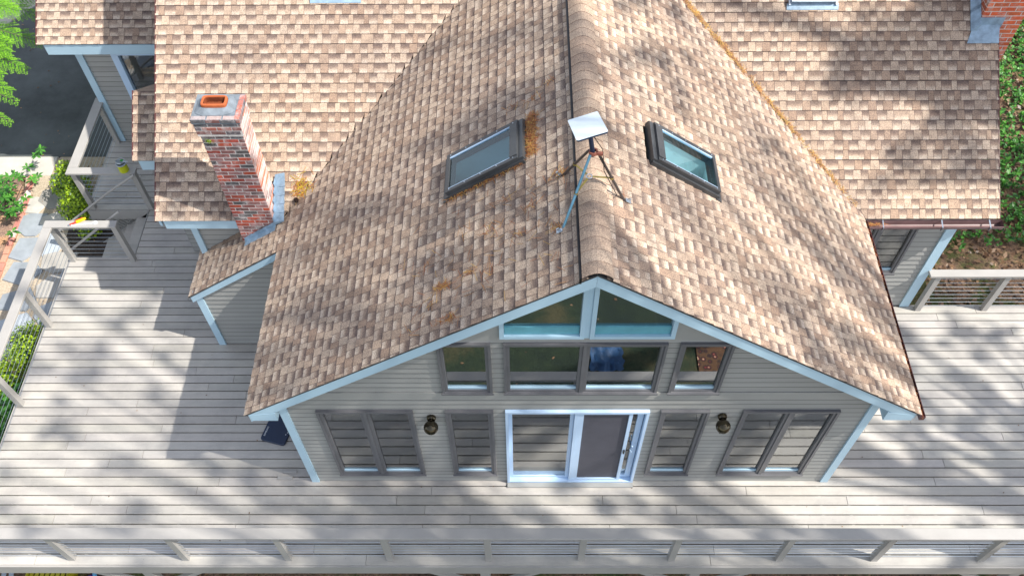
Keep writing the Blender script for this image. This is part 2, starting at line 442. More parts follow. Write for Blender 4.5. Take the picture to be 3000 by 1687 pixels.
mb = MB()
def axis(a, b, st, far):
    xs = []; x = a
    while x <= b + 1e-6: xs.append(x); x += st
    return [a - far, a - far / 3, a - far / 10] + xs + [b + far / 10, b + far / 3, b + far]
gxs = axis(-16, 16, 0.5, 180); gys = axis(-14, 16, 0.5, 180)
idx = {}
verts = []; faces = []
rn = random.Random(3)
for j, y in enumerate(gys):
    for i, x in enumerate(gxs):
        idx[i, j] = len(verts)
        jit = rn.uniform(-.02, .02) if not (-13 < x < -7 and y > 2) else 0
        verts.append((x, y, gz(x, y) + jit - 0.03))
for j in range(len(gys) - 1):
    for i in range(len(gxs) - 1):
        mb.quad([verts[idx[i, j]], verts[idx[i + 1, j]], verts[idx[i + 1, j + 1]], verts[idx[i, j + 1]]], smooth=True)
tag(mb.build('ground', 'ground', merge=True), kind='structure')

mb = MB(); mb.quad([(-30, -40, -2.385), (4.9, -40, -2.385), (4.9, -1.75, -2.385), (-30, -1.75, -2.385)])
tag(mb.build('lawn', 'lawn'), kind='structure')
mb = MB(); mb.box(-40, -7.9, 7.43, 30, -1.05, -0.944)
mb.quad([(-7.9, 7.43, -0.944), (-6.9, 7.43, -0.944), (-6.9, 30, -0.944), (-7.9, 30, -0.944)])
tag(mb.build('driveway', 'asphalt'), kind='structure')
mb = MB(); mb.bbox(-13.5, -9.46, 6.9, 7.425, -1.05, -0.925, 0.012)
tag(mb.build('kerb', 'concrete'), kind='structure')
mb = MB()
mb.quad([(-14, 3.2, -0.945), (-9.45, 3.2, -0.945), (-9.5, 5.3, -0.945), (-9.75, 6.45, -0.945), (-10.2, 6.9, -0.945), (-14, 6.9, -0.945)])
tag(mb.build('mulch_bed', 'mulch'), kind='structure')
mb = MB()
mb.quad([(-9.62, 2.2, -0.94), (-7.92, 2.2, -0.94), (-7.92, 7.42, -0.94), (-9.4, 7.42, -0.94), (-9.95, 6.85, -0.94), (-9.62, 5.6, -0.94)])
tag(mb.build('path', 'sand'), kind='structure')

def soil_mat():
    m, nt, p = newmat('dark_soil')
    n2 = noise(nt, 30, 5, 0.8)
    c = ramp(nt, n2, [(0.35, (0.02, 0.017, 0.015)), (0.65, (0.12, 0.09, 0.07))])
    nt.links.new(c, p.inputs['Base Color']); p.inputs['Roughness'].default_value = 0.95
    bump(nt, p, n2, 0.8, 0.02)
    return m
MT['soil'] = soil_mat()
mb = MB(); mb.quad([(-7.915, 1.5, -0.93), (-4.95, 1.5, -0.93), (-4.95, 7.42, -0.93), (-7.915, 7.42, -0.93)])  # soil carried on under the deck, added as dark backing behind the lattice
mb.quad([(-8.7, 5.85, -0.934), (-8.65, 4.9, -0.934), (-8.35, 4.62, -0.934), (-7.916, 4.5, -0.934), (-7.916, 5.9, -0.934)])
tag(mb.build('soil', 'soil'), kind='structure')

# flagstones: irregular polygons set in the path
def flagstones():
    rnd = random.Random(11)
    cells = [(-9.62, 6.12, .30, .20), (-9.14, 6.3, .36, .26), (-9.42, 5.62, .26, .28), (-8.95, 5.72, .3, .24), (-9.36, 5.02, .24, .26),
             (-8.92, 5.12, .22, .30), (-9.2, 4.45, .32, .26), (-8.64, 4.72, .30, .22),
             (-9.1, 3.86, .3, .26), (-8.58, 4.15, .28, .26), (-8.25, 4.4, .24, .26), (-8.95, 3.28, .3, .26), (-8.4, 3.55, .3, .26),
             (-8.62, 2.78, .34, .22), (-9.22, 2.7, .26, .28), (-8.14, 3.0, .18, .3), (-8.6, 6.1, .26, .26), (-9.0, 6.85, .4, .2)]
    mb = MB()
    for cx, cy, rx, ry in cells:
        n = rnd.choice([5, 6, 7]); t = rnd.uniform(.55, 1.1); blue = rnd.random() < .55
        col = (t * (.95 if blue else 1.1), t, t * (1.03 if blue else .86))
        pts = []
        for i in range(n):
            a = 2 * math.pi * (i + rnd.uniform(-.25, .25)) / n
            k = rnd.uniform(.92, 1.12) / max(abs(math.cos(a)), abs(math.sin(a))) ** .55
            pts.append((cx + rx * k * 1.08 * math.cos(a), cy + ry * k * 1.08 * math.sin(a)))
        zt_ = -0.914 + .0011 * len(mb.f) / 7; top = [(x, y, zt_) for x, y in pts]; lowr = [(cx + (x - cx) * 1.04, cy + (y - cy) * 1.04, -0.95) for x, y in pts]
        mb.quad(top, col)
        for i in range(n):
            j = (i + 1) % n; mb.quad([lowr[i], lowr[j], top[j], top[i]], col)
    return mb
o = flagstones().build('path_flagstones', 'stone'); tag(o, kind='structure')
mb = MB(); rnd = random.Random(5)
y = 2.3
while y < 6.75:
    x = -9.68 + 0.03 * math.sin(y * 2) - (max(0, y - 6.0)) * .25
    t = rnd.uniform(.75, 1.2); white = rnd.random() < .12
    mb.bbox(x - .05, x + .055, y, y + .19, -0.96, -0.90, .008, (t * 1.5, t * 2.4, t * 3) if white else (t, t * rnd.uniform(.85, 1.05), t))
    y += .20
tag(mb.build('path_edging', 'brick_edge'), kind='structure')

# ================================================================== DECK
YD0 = -1.245
deck = thing('wooden_deck', (0, YD0, 0), 'grey painted board deck wrapped around the house', 'deck')
def deck_iv(y):
    """free x intervals of the deck at y"""
    if y < 0.0: return [(-7.85, 11.5)]
    if y < 2.36: return [(-7.85, -3.04), (4.42, 11.5)]
    if y < 3.06: return [(-7.85, -4.87), (4.42, 11.5)]
    if y < 4.115: return [(-7.85, -4.87)]
    if y < 5.2: return [(-6.72, -4.87)]
    if y < 6.96: return [(-7.85, -4.87)]
    return []
mb = MB(); rnd = random.Random(21)
n = -9
while True:
    y0 = 0.051 + n * 0.1430; y1 = y0 + 0.1430
    if y0 > 6.95: break
    ys = y0 + 0.0080; ye = y1 - 0.0080
    if n == -9: ys = YD0
    if ye > 6.96: ye = 6.96
    if abs(y0 - .051) < .001: pass
    ymid = (ys + ye) / 2
    cuts = [ys, ye]
    for b in (0.0, 2.36, 3.06, 4.115, 5.2):
        if ys < b < ye: cuts.append(b)
    cuts.sort()
    joints = []; x = -7.85 + rnd.uniform(.5, 4)
    while x < 11: joints.append(x); x += rnd.choice([3.05, 3.66, 4.88, 4.88, 6.1]) * rnd.uniform(.85, 1)
    for c0, c1 in zip(cuts[:-1], cuts[1:]):
        for a, b in deck_iv((c0 + c1) / 2):
            js = [a] + [j for j in joints if a + .3 < j < b - .3] + [b]
            for p, q in zip(js[:-1], js[1:]):
                rr = random.Random(round(p * 50) * 991 + n)
                t = rr.uniform(.88, 1.06); tz = rr.uniform(-.0008, .0008)
                mb.bbox(p + .0025, q - .0025, c0, c1, -0.036, tz, .002, (t, t * rr.uniform(.99, 1.01), t * rr.uniform(.98, 1.02)))
    n += 1
mb.build('deck_boards', 'deck', deck)
# structure
mb = MB(); mb.box(-7.87, 11.5, YD0 - .03, YD0 - .002, -0.272, -0.012); mb.build('fascia_board', 'rail', deck).__setitem__('label', 'long board along the front edge of the deck')
mb = MB(); mb.box(-7.875, -7.853, YD0, 4.10, -0.25, -0.012); mb.build('fascia_board', 'rail', deck)
mb = MB(); mb.box(-7.85, -6.74, 5.178, 5.198, -0.24, -0.012); mb.build('fascia_board', 'rail', deck)
mb = MB(); mb.box(4.45, 11.5, 3.062, 3.082, -0.25, -0.012); mb.build('fascia_board', 'rail', deck)
mb = MB(); mb.box(-7.872, -7.852, 5.2, 6.96, -0.24, -0.012); mb.build('fascia_board', 'rail', deck)
mb = MB()
x = -7.7
while x < 11.4:
    mb.box(x - .02, x + .02, YD0, 0.0 if -3.1 < x < 4.5 else (2.3 if x < 0 else 3.0), -.24, -.034); x += .4
mb.build('joists', 'band', deck)
mb = MB(); mb.box(-7.8, 11.4, YD0 + .12, YD0 + .2, -.50, -.242); mb.build('beam', 'rail', deck)
for px in (-5.35, -0.52, 2.46, 6.98):
    mb = MB(); mb.box(px - .07, px + .07, YD0 + .02, YD0 + .118, -2.5, -.274); mb.build('support_post', 'rail', deck)
    for s in (-1, 1):
        mb = MB(); mb.beam((px + s * .08, YD0 + .06, -1.05), (px + s * .86, YD0 + .06, -.33), .06, .09); mb.build('knee_brace', 'rail', deck)
# lattice under the back landing
mb = MB()
x = -8.6
while x < -6.6:
    for s in (1, -1):
        a = (x, 5.215 + (.006 if s > 0 else 0), -.95); b = (x + .72 * s * 1.0, a[1], -.23)
        if min(a[0], b[0]) > -7.9 and max(a[0], b[0]) < -5.6: mb.beam(a, b, .012, .038, up=(0, -1, .001))
        if s < 0 and x + 1.3 < -5.6: pass
    x += .11
x = -7.2
while x < -5.7:
    mb.beam((x, 5.215, -.95), (x - .72, 5.215, -.23), .012, .038, up=(0, -1, .001)); x += .11
mb.build('lattice_panel', 'band', deck)

# ------------------------------------------------------------------ stairs
st = thing('deck_stairs', (-7.3, 4.65, -0.95), 'grey wooden steps going down beside the back landing', 'stairs')
for i in range(1, 5):
    x1 = -6.74 - .245 * (i - 1); z = -.19 * i
    mb = MB(); mb.bbox(x1 - .275, x1 - .001, 4.14, 5.175, z - .035, z, .003); mb.build('tread', 'deck', st)
for i in range(0, 5):
    x1 = -6.745 - .245 * i; z = -.19 * i
    mb = MB(); mb.box(x1 - .018, x1 - .002, 4.15, 5.17, z - .19 + .001, z - .036); mb.build('riser', 'band', st)
for yy in (4.118, 5.178):
    mb = MB()
    P = [(-6.73, -.27), (-6.73, -.04), (-7.75, -.80), (-7.95, -.95), (-7.72, -.95)]
    A = [(a, yy, b) for a, b in P]; B = [(a, yy + .018, b) for a, b in P]
    mb.quad(A); mb.quad(B[::-1])
    for i in range(5):
        j = (i + 1) % 5; mb.quad([A[i], B[i], B[j], A[j]])
    mb.build('stringer', 'rail', st)
mb = MB(); mb.tube([(-6.62, 5.10, 1.02), (-7.2, 5.10, .60), (-8.55, 5.10, -.49)], .022, 10); mb.build('handrail', 'rail', st)
mb = MB(); mb.tube([(-6.60, 4.20, 1.12), (-7.82, 4.20, .10)], .022, 10); mb.build('handrail', 'rail', st)
mb = MB(); mb.box(-8.62, -8.53, 5.06, 5.15, -.97, -.50); mb.build('newel_post', 'rail', st)
mb = MB(); mb.box(-7.90, -7.87, 4.18, 4.22, -.95, .09); mb.build('newel_post', 'rail', st)

# ------------------------------------------------------------------ railings
def railing(name, label, cap, posts, run, y_or_x, axis_, back=None):
    r = thing(name, (posts[0][0], posts[0][1], 0), label, 'railing', 'cable railings of the deck')
    mb = MB(); mb.bbox(*cap, .96, 1.0, .005); mb.build('top_rail', 'rail', r)
    for (x, y) in posts:
        mb = MB(); mb.bbox(x - .044, x + .044, y - .044, y + .044, .001, .958, .003)
        # notch block near the top as on the real posts
        mb.build('post', 'rail', r)
    for k in range(8):
        z = .10 + k * .105
        mb = MB()
        a, b = run
        if axis_ == 'x': mb.tube([(a, y_or_x, z), (b, y_or_x, z)], .0034, 5)
        else: mb.tube([(y_or_x, a, z), (y_or_x, b, z)], .0034, 5)
        mb.build('cable', 'steel', r)
    return r
fp = [-7.77, -6.25, -4.66, -3.23, -1.82, -.456, .814, 2.06, 3.54, 4.85, 6.31, 7.75, 9.2, 10.6]
railing('deck_railing', 'long cable railing with leaning-looking posts along the front deck edge', (-7.85, 11.4, -1.235, -1.085),
        [(x, -1.148) for x in fp], (-7.77, 11.3), -1.148, 'x')
railing('deck_railing', 'cable railing down the left side of the deck above the flagstone path', (-7.85, -7.70, -1.08, 3.968),
        [(-7.765, 1.25), (-7.765, 2.70), (-7.765, -.2)], (-1.1, 4.0), -7.765, 'y')
railing('deck_railing', 'short cable railing at the stair head with a knife and wrench on its cap', (-7.85, -6.65, 3.971, 4.115),
        [(-7.765, 4.055), (-6.72, 4.055)], (-7.76, -6.72), 4.055, 'x')
railing('deck_railing', 'short railing beyond the stairs carrying the yellow paint can', (-7.83, -6.63, 5.155, 5.305),
        [(-7.74, 5.24), (-6.70, 5.24)], (-7.74, -6.70), 5.24, 'x')
railing('deck_railing', 'sunlit side railing of the back landing beside the driveway', (-7.83, -7.66, 5.308, 7.05),
        [(-7.74, 6.90)], (5.3, 6.9), -7.74, 'y')
railing('deck_railing', 'cable railing right of the house above the leaf litter', (6.37, 11.4, 2.93, 3.07),
        [(6.53, 3.0), (7.62, 3.0), (8.75, 3.0), (9.9, 3.0), (11.1, 3.0)], (6.53, 11.2), 3.0, 'x')

# ================================================================== HOUSE
house = thing('house', (0.7, 3.5, 0), 'grey clapboard house with tan shingle roofs and a windowed gable', 'house')

def siding(mb, o, u, nrm, z0, z1, ulim, holes=(), lap=0.112, lip=0.010, seed=1):
    """clapboards on plane o + u*s + z; holes (u0,u1,z0,z1)"""
    o = Vector(o); u = Vector(u); nrm = Vector(nrm); rnd = random.Random(seed)
    P = lambda s, z, d: o + u * s + nrm * d + Vector((0, 0, z))
    k = 0; z = z0
    while z < z1 - 1e-4:
        ze = min(z + lap, z1); t = rnd.uniform(.95, 1.05)
        zs = [z, ze] + [h for H in holes for h in H[2:4] if z < h < ze]; zs = sorted(set(zs))
        for a, b in zip(zs[:-1], zs[1:]):
            hl = [(H[0], H[1]) for H in holes if H[2] < (a + b) / 2 < H[3]]
            la, ra = ulim(a); lb, rb = ulim(b)
            if ra <= la and rb <= lb: continue
            da = lip * (1 - (a - z) / lap); db = lip * (1 - (b - z) / lap)
            for p, q in sub_iv(min(la, lb), max(ra, rb), hl):
                p0, p1 = max(p, la), max(p, lb); q0, q1 = min(q, ra), min(q, rb)
                q0 = max(p0, q0); q1 = max(p1, q1)
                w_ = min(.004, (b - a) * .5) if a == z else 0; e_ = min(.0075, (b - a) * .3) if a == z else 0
                if e_:      # dark strip painting the shadow line at each clapboard butt
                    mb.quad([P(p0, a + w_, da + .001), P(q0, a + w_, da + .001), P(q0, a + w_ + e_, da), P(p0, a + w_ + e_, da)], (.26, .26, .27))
                mb.quad([P(p0, a + w_ + e_, da), P(q0, a + w_ + e_, da), P(q1, b, db), P(p1, b, db)], (t, t, t))
                if a == z:
                    mb.quad([P(p0, a + w_, -.022), P(q0, a + w_, -.022), P(q0, a + w_, da), P(p0, a + w_, da)][::-1], (t, t, t))
                    mb.quad([P(p0, a, -.022), P(q0, a, -.022), P(q0, a + w_, -.022), P(p0, a + w_, -.022)], (t, t, t))
                    mb.quad([P(p0, a, 0), P(q0, a, 0), P(q0, a, -.022), P(p0, a, -.022)], (t, t, t))
        z = ze; k += 1

# openings on the front wall
WIN_LOW = [(-2.595, -1.373, .284, 2.212, 2), (-.964, -.355, .284, 2.212, 1), (1.756, 2.367, .284, 2.212, 1), (2.784, 3.998, .284, 2.212, 2)]
WIN_UP = [(-.955, -.345, 2.69, 3.815, 1), (-.202, 1.632, 2.69, 3.815, 2), (1.77, 2.378, 2.69, 3.815, 1)]
SLD = (-.204, 1.613, .03, 2.21)
XL, XR = -3.037, 4.424
WT = 0.10   # wall top gap under shingles
def gl(z):  # gable limits on the front wall
    hw = (RZ - .05 - z) / S
    return max(XL, RX0 - hw), min(XR, RX0 + hw)
holes = [w[:4] for w in WIN_LOW] + [SLD]
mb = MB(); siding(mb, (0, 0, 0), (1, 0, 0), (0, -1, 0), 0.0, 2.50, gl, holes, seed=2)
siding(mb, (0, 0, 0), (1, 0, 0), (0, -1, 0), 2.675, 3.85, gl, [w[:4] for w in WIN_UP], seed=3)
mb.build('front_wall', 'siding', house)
TRI_HOLE = []
mb = MB()
# flat band between the storeys and the flat boards of the gable
a0, b0 = gl(2.50); a1, b1 = gl(2.675)
mb.quad([(a0, -.02, 2.50), (b0, -.02, 2.50), (b1, -.02, 2.675), (a1, -.02, 2.675)])
mb.quad([(a0, 0, 2.50), (b0, 0, 2.50), (b0, -.02, 2.50), (a0, -.02, 2.50)][::-1])
mb.quad([(a1, -.02, 2.675), (b1, -.02, 2.675), (b1, 0, 2.675), (a1, 0, 2.675)])
mb.build('band_board', 'band', house)
mb = MB()
TX0, TX1, TZ = -.24, 1.68, 3.93
a0, b0 = gl(3.85); a1, b1 = gl(TZ)
mb.quad([(a0, -.01, 3.85), (b0, -.01, 3.85), (b1, -.01, TZ), (a1, -.01, TZ)])
for s in (0, 1):
    x = TX0 if s == 0 else TX1; e = a1 if s == 0 else b1
    zt = RZ - .05 - S * abs(x - RX0)
    tri = [(e, -.01, TZ), (x, -.01, TZ), (x, -.01, zt)]
    mb.quad(tri if s == 0 else tri[::-1])
mb.build('gable_board', 'band', house)

def frame_rect(mb, x0, x1, z0, z1, w, d0, d1, yy=0.0):
    """rectangular frame on a wall facing -y: ring of 4 butted boards, from depth d0 (behind) to d1 (proud)"""
    y0, y1 = yy - d1, yy - d0
    mb.box(x0, x1, y0, y1, z1 - w, z1); mb.box(x0, x1, y0, y1, z0, z0 + w)
    mb.box(x0, x0 + w, y0, y1, z0 + w, z1 - w); mb.box(x1 - w, x1, y0, y1, z0 + w, z1 - w)

def window(x0, x1, z0, z1, n, glassm, yy=0.0, label=None, strip=True):
    mb = MB(); frame_rect(mb, x0, x1, z0, z1, .032, -.10, .045, yy)
    mb.box(x0 - .012, x1 + .012, yy - .06, yy - .0455, z0 - .01, z0 + .022)
    xs = [x0 + .032 + (x1 - x0 - .064) * i / n for i in range(n + 1)]
    for i in range(1, n): mb.box(xs[i] - .022, xs[i] + .022, yy - .043, yy + .10, z0 + .032, z1 - .032)
    f = mb.build('window', 'bronze', house, loc=(x0, yy, z0))
    if label: f['label'] = label
    for i in range(n):
        a = xs[i] + (.022 if i else 0); b = xs[i + 1] - (.022 if i < n - 1 else 0)
        m2 = MB(); frame_rect(m2, a + .001, b - .001, z0 + .033, z1 - .033, .036, -.03, .03, yy); m2.build('sash', 'bronze', f)
        m3 = MB(); m3.box(a + .038, b - .038, yy + .006, yy + .016, z0 + .07, z1 - .07); m3.build('pane', glassm, f)
        if strip:
            m4 = MB(); m4.box(a + .0375, b - .0375, yy - .012, yy + .004, z0 + .0695, z0 + .112); m4.build('inner_sill', 'trim', f)
    return f
LL = ['double window left of the wall lamp', 'narrow window left of the sliding door', 'narrow window right of the sliding door', 'double window at the right end of the lower row']
for wdt, lb in zip(WIN_LOW, LL): window(*wdt, 'glass_low', label=lb)
LU = ['small upper window tucked under the left roof edge', 'wide upper double window below the triangular panes', 'small upper window right of the wide pair']
for wdt, lb in zip(WIN_UP, LU): window(*wdt, 'glass_up', label=lb)

# triangular gable windows with pale frames
def tri_window(xa, xb, label):
    # xa outer side (low), xb inner side (high)
    s = 1 if xb > xa else -1
    zt = lambda x: RZ - .13 - S * abs(x - RX0)
    def ring(inset):
        xo = xa + s * inset; xi = xb - s * inset; k = inset * math.sqrt(1 + S * S)
        return [(xo, TZ + inset), (xi, TZ + inset), (xi, zt(xi) - k), (xo, zt(xo) - k)]
    O_, I_ = ring(0), ring(.05)
    if I_[3][1] < I_[0][1] + .02: I_[3] = (I_[3][0], I_[0][1] + .02)
    mb = MB()
    for i in range(4):
        j = (i + 1) % 4
        for y in (-.045,):
            q = [(O_[i][0], y, O_[i][1]), (O_[j][0], y, O_[j][1]), (I_[j][0], y, I_[j][1]), (I_[i][0], y, I_[i][1])]
            mb.quad(q if s > 0 else q[::-1])
        q = [(I_[i][0], -.045, I_[i][1]), (I_[j][0], -.045, I_[j][1]), (I_[j][0], .06, I_[j][1]), (I_[i][0], .06, I_[i][1])]
        mb.quad(q if s > 0 else q[::-1])
        q = [(O_[j][0], -.045, O_[j][1]), (O_[i][0], -.045, O_[i][1]), (O_[i][0], 0, O_[i][1]), (O_[j][0], 0, O_[j][1])]
        mb.quad(q if s > 0 else q[::-1])
    f = mb.build('gable_window', 'trim', house, loc=(xa, 0, TZ)); f['label'] = label
    m3 = MB(); q = [(x, .012, z) for x, z in I_]; m3.quad(q if s > 0 else q[::-1]); m3.build('pane', 'glass_up', f)
    m4 = MB(); x0, x1 = sorted((I_[0][0], I_[1][0])); m4.box(x0 + .005, x1 - .005, -.012, .010, TZ + .055, TZ + .20); m4.build('lower_panel', 'teal', f)
tri_window(TX0, .688, 'left triangular window in the gable peak')
tri_window(TX1, .748, 'right triangular window in the gable peak')
mb = MB(); mb.box(.69, .746, -.03, 0.0, TZ, RZ - .2); mb.build('mullion_board', 'trim', house)

# sliding door
sd = None
mb = MB(); x0, x1, z0, z1 = SLD; frame_rect(mb, x0, x1, z0, z1, .036, -.10, .05)
sd = mb.build('sliding_door', 'white', house, loc=(x0, 0, z0))
mid = (x0 + x1) / 2 - .06
mb = MB(); frame_rect(mb, x0 + .037, mid + .03, z0 + .037, z1 - .037, .048, -.06, -.02); mb.build('fixed_panel', 'white', sd)
mb = MB(); mb.box(x0 + .084, mid - .017, .035, .045, z0 + .084, z1 - .084); mb.build('pane', 'glass_low', sd)
mb = MB(); frame_rect(mb, mid + .033, x1 - .047, z0 + .046, z1 - .046, .075, -.06, -.025); mb.build('sliding_panel', 'white', sd)
mb = MB(); mb.box(mid + .11, x1 - .125, .05, .058, z0 + .12, z1 - .12); mb.build('pane', 'glass_left', sd)
mb = MB(); frame_rect(mb, mid + .034, x1 - .20, z0 + .046, z1 - .046, .045, -.018, .03)
mb.box(mid + .08, mid + .15, -.024, .01, z0 + .0915, z1 - .0915); mb.build('screen_frame', 'white', sd)
mb = MB(); mb.box(mid + .151, x1 - .246, -.006, -.001, z0 + .092, z1 - .092); mb.build('screen_mesh', 'screen', sd)
mb = MB(); mb.box(x1 - .232, x1 - .212, -.05, -.031, 1.0, 1.10); mb.build('latch', 'black', sd)
mb = MB(); mb.tube([(x1 - .12, .03, 1.22), (x1 - .12, -.035, 1.20), (x1 - .145, -.04, 1.12), (x1 - .12, -.035, 1.04), (x1 - .12, .03, 1.02)], .009, 8); mb.build('handle', 'white', sd)
mb = MB(); mb.box(x0 - .0, x1, -.12, -.052, .005, .03); mb.build('threshold', 'band', sd)

# corner boards
def cboard(x0, x1, y0, y1, z1):
    mb = MB(); mb.box(x0, x1, y0, y1, 0.002, z1); mb.build('corner_board', 'trim', house)
cboard(XL - .02, XL + .085, -.032, 0.02, zw(XL) - .16)
cboard(XR - .085, XR + .02, -.032, 0.02, zw(XR) - .16)
cboard(-4.885, -4.775, 2.325, 2.375, 1.46)
cboard(-4.885, -4.79, 3.06, 3.12, 2.3)
cboard(6.25, 6.40, 3.045, 3.10, 2.42)
cboard(-7.725, -7.60, 6.925, 6.98, 2.3)

# side and other walls
mb = MB(); F = lambda a, b: (lambda z: (a, b))
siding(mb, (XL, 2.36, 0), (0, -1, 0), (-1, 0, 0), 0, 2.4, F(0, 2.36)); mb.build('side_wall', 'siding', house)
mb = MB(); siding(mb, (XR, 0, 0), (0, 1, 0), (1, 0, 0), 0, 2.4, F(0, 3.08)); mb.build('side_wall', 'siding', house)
mb = MB(); siding(mb, (-4.83, 2.36, 0), (1, 0, 0), (0, -1, 0), 0, 2.6, lambda z: (max(0, (z - 1.38) / S), 1.80), seed=6)
siding(mb, (-4.83, 3.1, 0), (0, -1, 0), (-1, 0, 0), 0, 1.45, F(0, .74)); mb.build('chase_wall', 'siding', house)
WR = (4.72, 5.84, .92, 2.2)
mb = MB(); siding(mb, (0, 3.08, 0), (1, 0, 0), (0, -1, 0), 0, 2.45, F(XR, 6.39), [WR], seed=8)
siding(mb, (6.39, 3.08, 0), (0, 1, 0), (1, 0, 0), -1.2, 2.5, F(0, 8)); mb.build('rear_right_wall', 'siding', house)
window(*WR[:4], 2, 'glass_left', 3.08, 'window under the brown gutter right of the gable')
mb = MB(); siding(mb, (0, 3.1, 0), (1, 0, 0), (0, -1, 0), 1.2, 2.4, F(-4.87, -3.3), seed=9)
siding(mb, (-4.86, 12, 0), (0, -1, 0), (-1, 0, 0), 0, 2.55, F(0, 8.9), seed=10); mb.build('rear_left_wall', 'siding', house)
WF = (-6.98, -5.3, .35, 2.1)
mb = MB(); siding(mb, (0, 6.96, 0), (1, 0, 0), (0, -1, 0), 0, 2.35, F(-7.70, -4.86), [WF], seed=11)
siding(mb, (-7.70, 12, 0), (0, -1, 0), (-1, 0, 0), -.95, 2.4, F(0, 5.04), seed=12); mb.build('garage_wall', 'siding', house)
mb = MB(); frame_rect(mb, -7.10, -5.25, .25, 2.2, .12, -.10, .05, 6.96)
f = mb.build('picture_window', 'white', house, loc=(-7.1, 6.96, .25))
mb = MB(); mb.box(-6.97, -5.38, 6.975, 6.985, .38, 2.07); mb.build('pane', 'glass_low', f)

# interior: floors and dark walls behind the glass
mb = MB(); mb.box(XL + .12, XR - .12, .14, 7, -.05, .01); mb.build('interior_floor', 'floor', house)
mb = MB(); mb.box(XL + .12, XR - .12, .14, 7, 2.45, 2.60); mb.build('loft_floor', 'wallin', house)
mb = MB(); mb.box(XL + .02, XL + .1, .12, 7, 0, 2.35); mb.box(XR - .1, XR - .02, .12, 7, 0, 2.35); mb.box(XL + .12, XR - .12, 3.2, 3.28, .011, 2.44); mb.quad([(XL + .2, 2.7, 2.601), (XR - .2, 2.7, 2.601), (RX0 + .5, 2.7, 4.75), (RX0 - .5, 2.7, 4.75)])
mb.box(4.5, 6.3, 5.0, 5.1, 0, 2.4); mb.box(4.5, 6.3, 3.3, 5.0, -.05, .01); mb.box(-7.6, -4.95, 8.8, 8.9, 0, 2.4); mb.box(-7.6, -4.95, 7.15, 8.8, -.05, .01)
mb.build('interior_wall', 'wallin', house)

# ------------------------------------------------------------------ roofs
nL = Vector((-S, 0, 1)).normalized(); nR = Vector((S, 0, 1)).normalized(); nM = Vector((0, -S, 1)).normalized()
vL = Vector((1, 0, S)).normalized(); vR = Vector((-1, 0, S)).normalized(); vM = Vector((0, 1, S)).normalized()
SLEN = HW * SL
# valley: wing and main planes meet where zw(x)=zm(y)
def yval(x): return MY + (zw(x) - MZ) / S
SKY = [(-.93, 0.0, 1.81, 2.44), (1.53, 2.36, 1.81, 2.44)]
mb = MB()
# left slope, u = -y direction so the tabs read from the eave; origin at eave, y=YF ; U=+y
def limL(v):
    x = EX0 + v / SL; return (0.0, yval(x) - YF)
hs = [(1.73 - YF, 2.27 - YF, (-.81 - EX0) * SL, (-.03 - EX0) * SL)]
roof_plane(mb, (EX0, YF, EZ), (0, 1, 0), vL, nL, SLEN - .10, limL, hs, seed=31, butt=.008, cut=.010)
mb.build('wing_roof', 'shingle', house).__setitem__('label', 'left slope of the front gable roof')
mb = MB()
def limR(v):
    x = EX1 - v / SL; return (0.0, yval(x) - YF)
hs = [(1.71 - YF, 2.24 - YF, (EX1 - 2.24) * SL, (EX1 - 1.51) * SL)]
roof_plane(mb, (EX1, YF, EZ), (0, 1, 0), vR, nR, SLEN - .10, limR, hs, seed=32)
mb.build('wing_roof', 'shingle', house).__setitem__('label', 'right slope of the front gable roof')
# chimney chase roof (wing slope carried lower on the left)
mb = MB(); BX = -4.945
roof_plane(mb, (BX, 2.28, zw(BX)), (0, 1, 0), vL, nL, (EX0 - BX) * SL, lambda v: (0, .95), seed=33)
mb.build('chase_roof', 'shingle', house)
# main roof
MX0, MX1 = -5.22, 6.76; MTOP = 4.4 * SL
def limM_left(v):
    y = MY + v / SL; z = zm(y)
    # left valley x where zw(x)=z
    xv = RX0 - (RZ - z) / S
    return (MX0, min(xv, RX0))
def limM_right(v):
    y = MY + v / SL; z = zm(y); xv = RX0 + (RZ - z) / S
    return (max(xv, RX0), MX1)
mb = MB()
roof_plane(mb, (0, MY, MZ), (1, 0, 0), vM, nM, MTOP, limM_left, [(-4.02, -3.55, 0, .44)], seed=34)
mb.build('main_roof', 'shingle', house).__setitem__('label', 'main roof slope left of the front gable')
SKR = (3.80, 4.47, 5.42, 6.5)
mb = MB()
roof_plane(mb, (0, MY, MZ), (1, 0, 0), vM, nM, MTOP, limM_right, [(3.84, 4.43, (5.45 - MY) * SL, (6.45 - MY) * SL)], seed=35)
mb.build('main_roof', 'shingle', house).__setitem__('label', 'main roof slope right of the front gable')
# back slope
mb = MB(); zt = MZ + S * 4.4
mb.quad([(MX1, MY + 4.4, zt), (MX0, MY + 4.4, zt), (MX0, MY + 8.8, MZ), (MX1, MY + 8.8, MZ)], (.7, .2, 0))
mb.build('back_roof', 'shingle', house)
# far left garage roof
mb = MB()
roof_plane(mb, (0, 6.74, 2.46), (1, 0, 0), vM, nM, 3.0 * SL, lambda v: (-8.17, -4.8), seed=36)
mb.quad([(-4.8, 9.74, 2.46 + S * 3), (-8.17, 9.74, 2.46 + S * 3), (-8.17, 12.7, 2.46), (-4.8, 12.7, 2.46)], (.7, .2, 0))
mb.build('garage_roof', 'shingle', house)
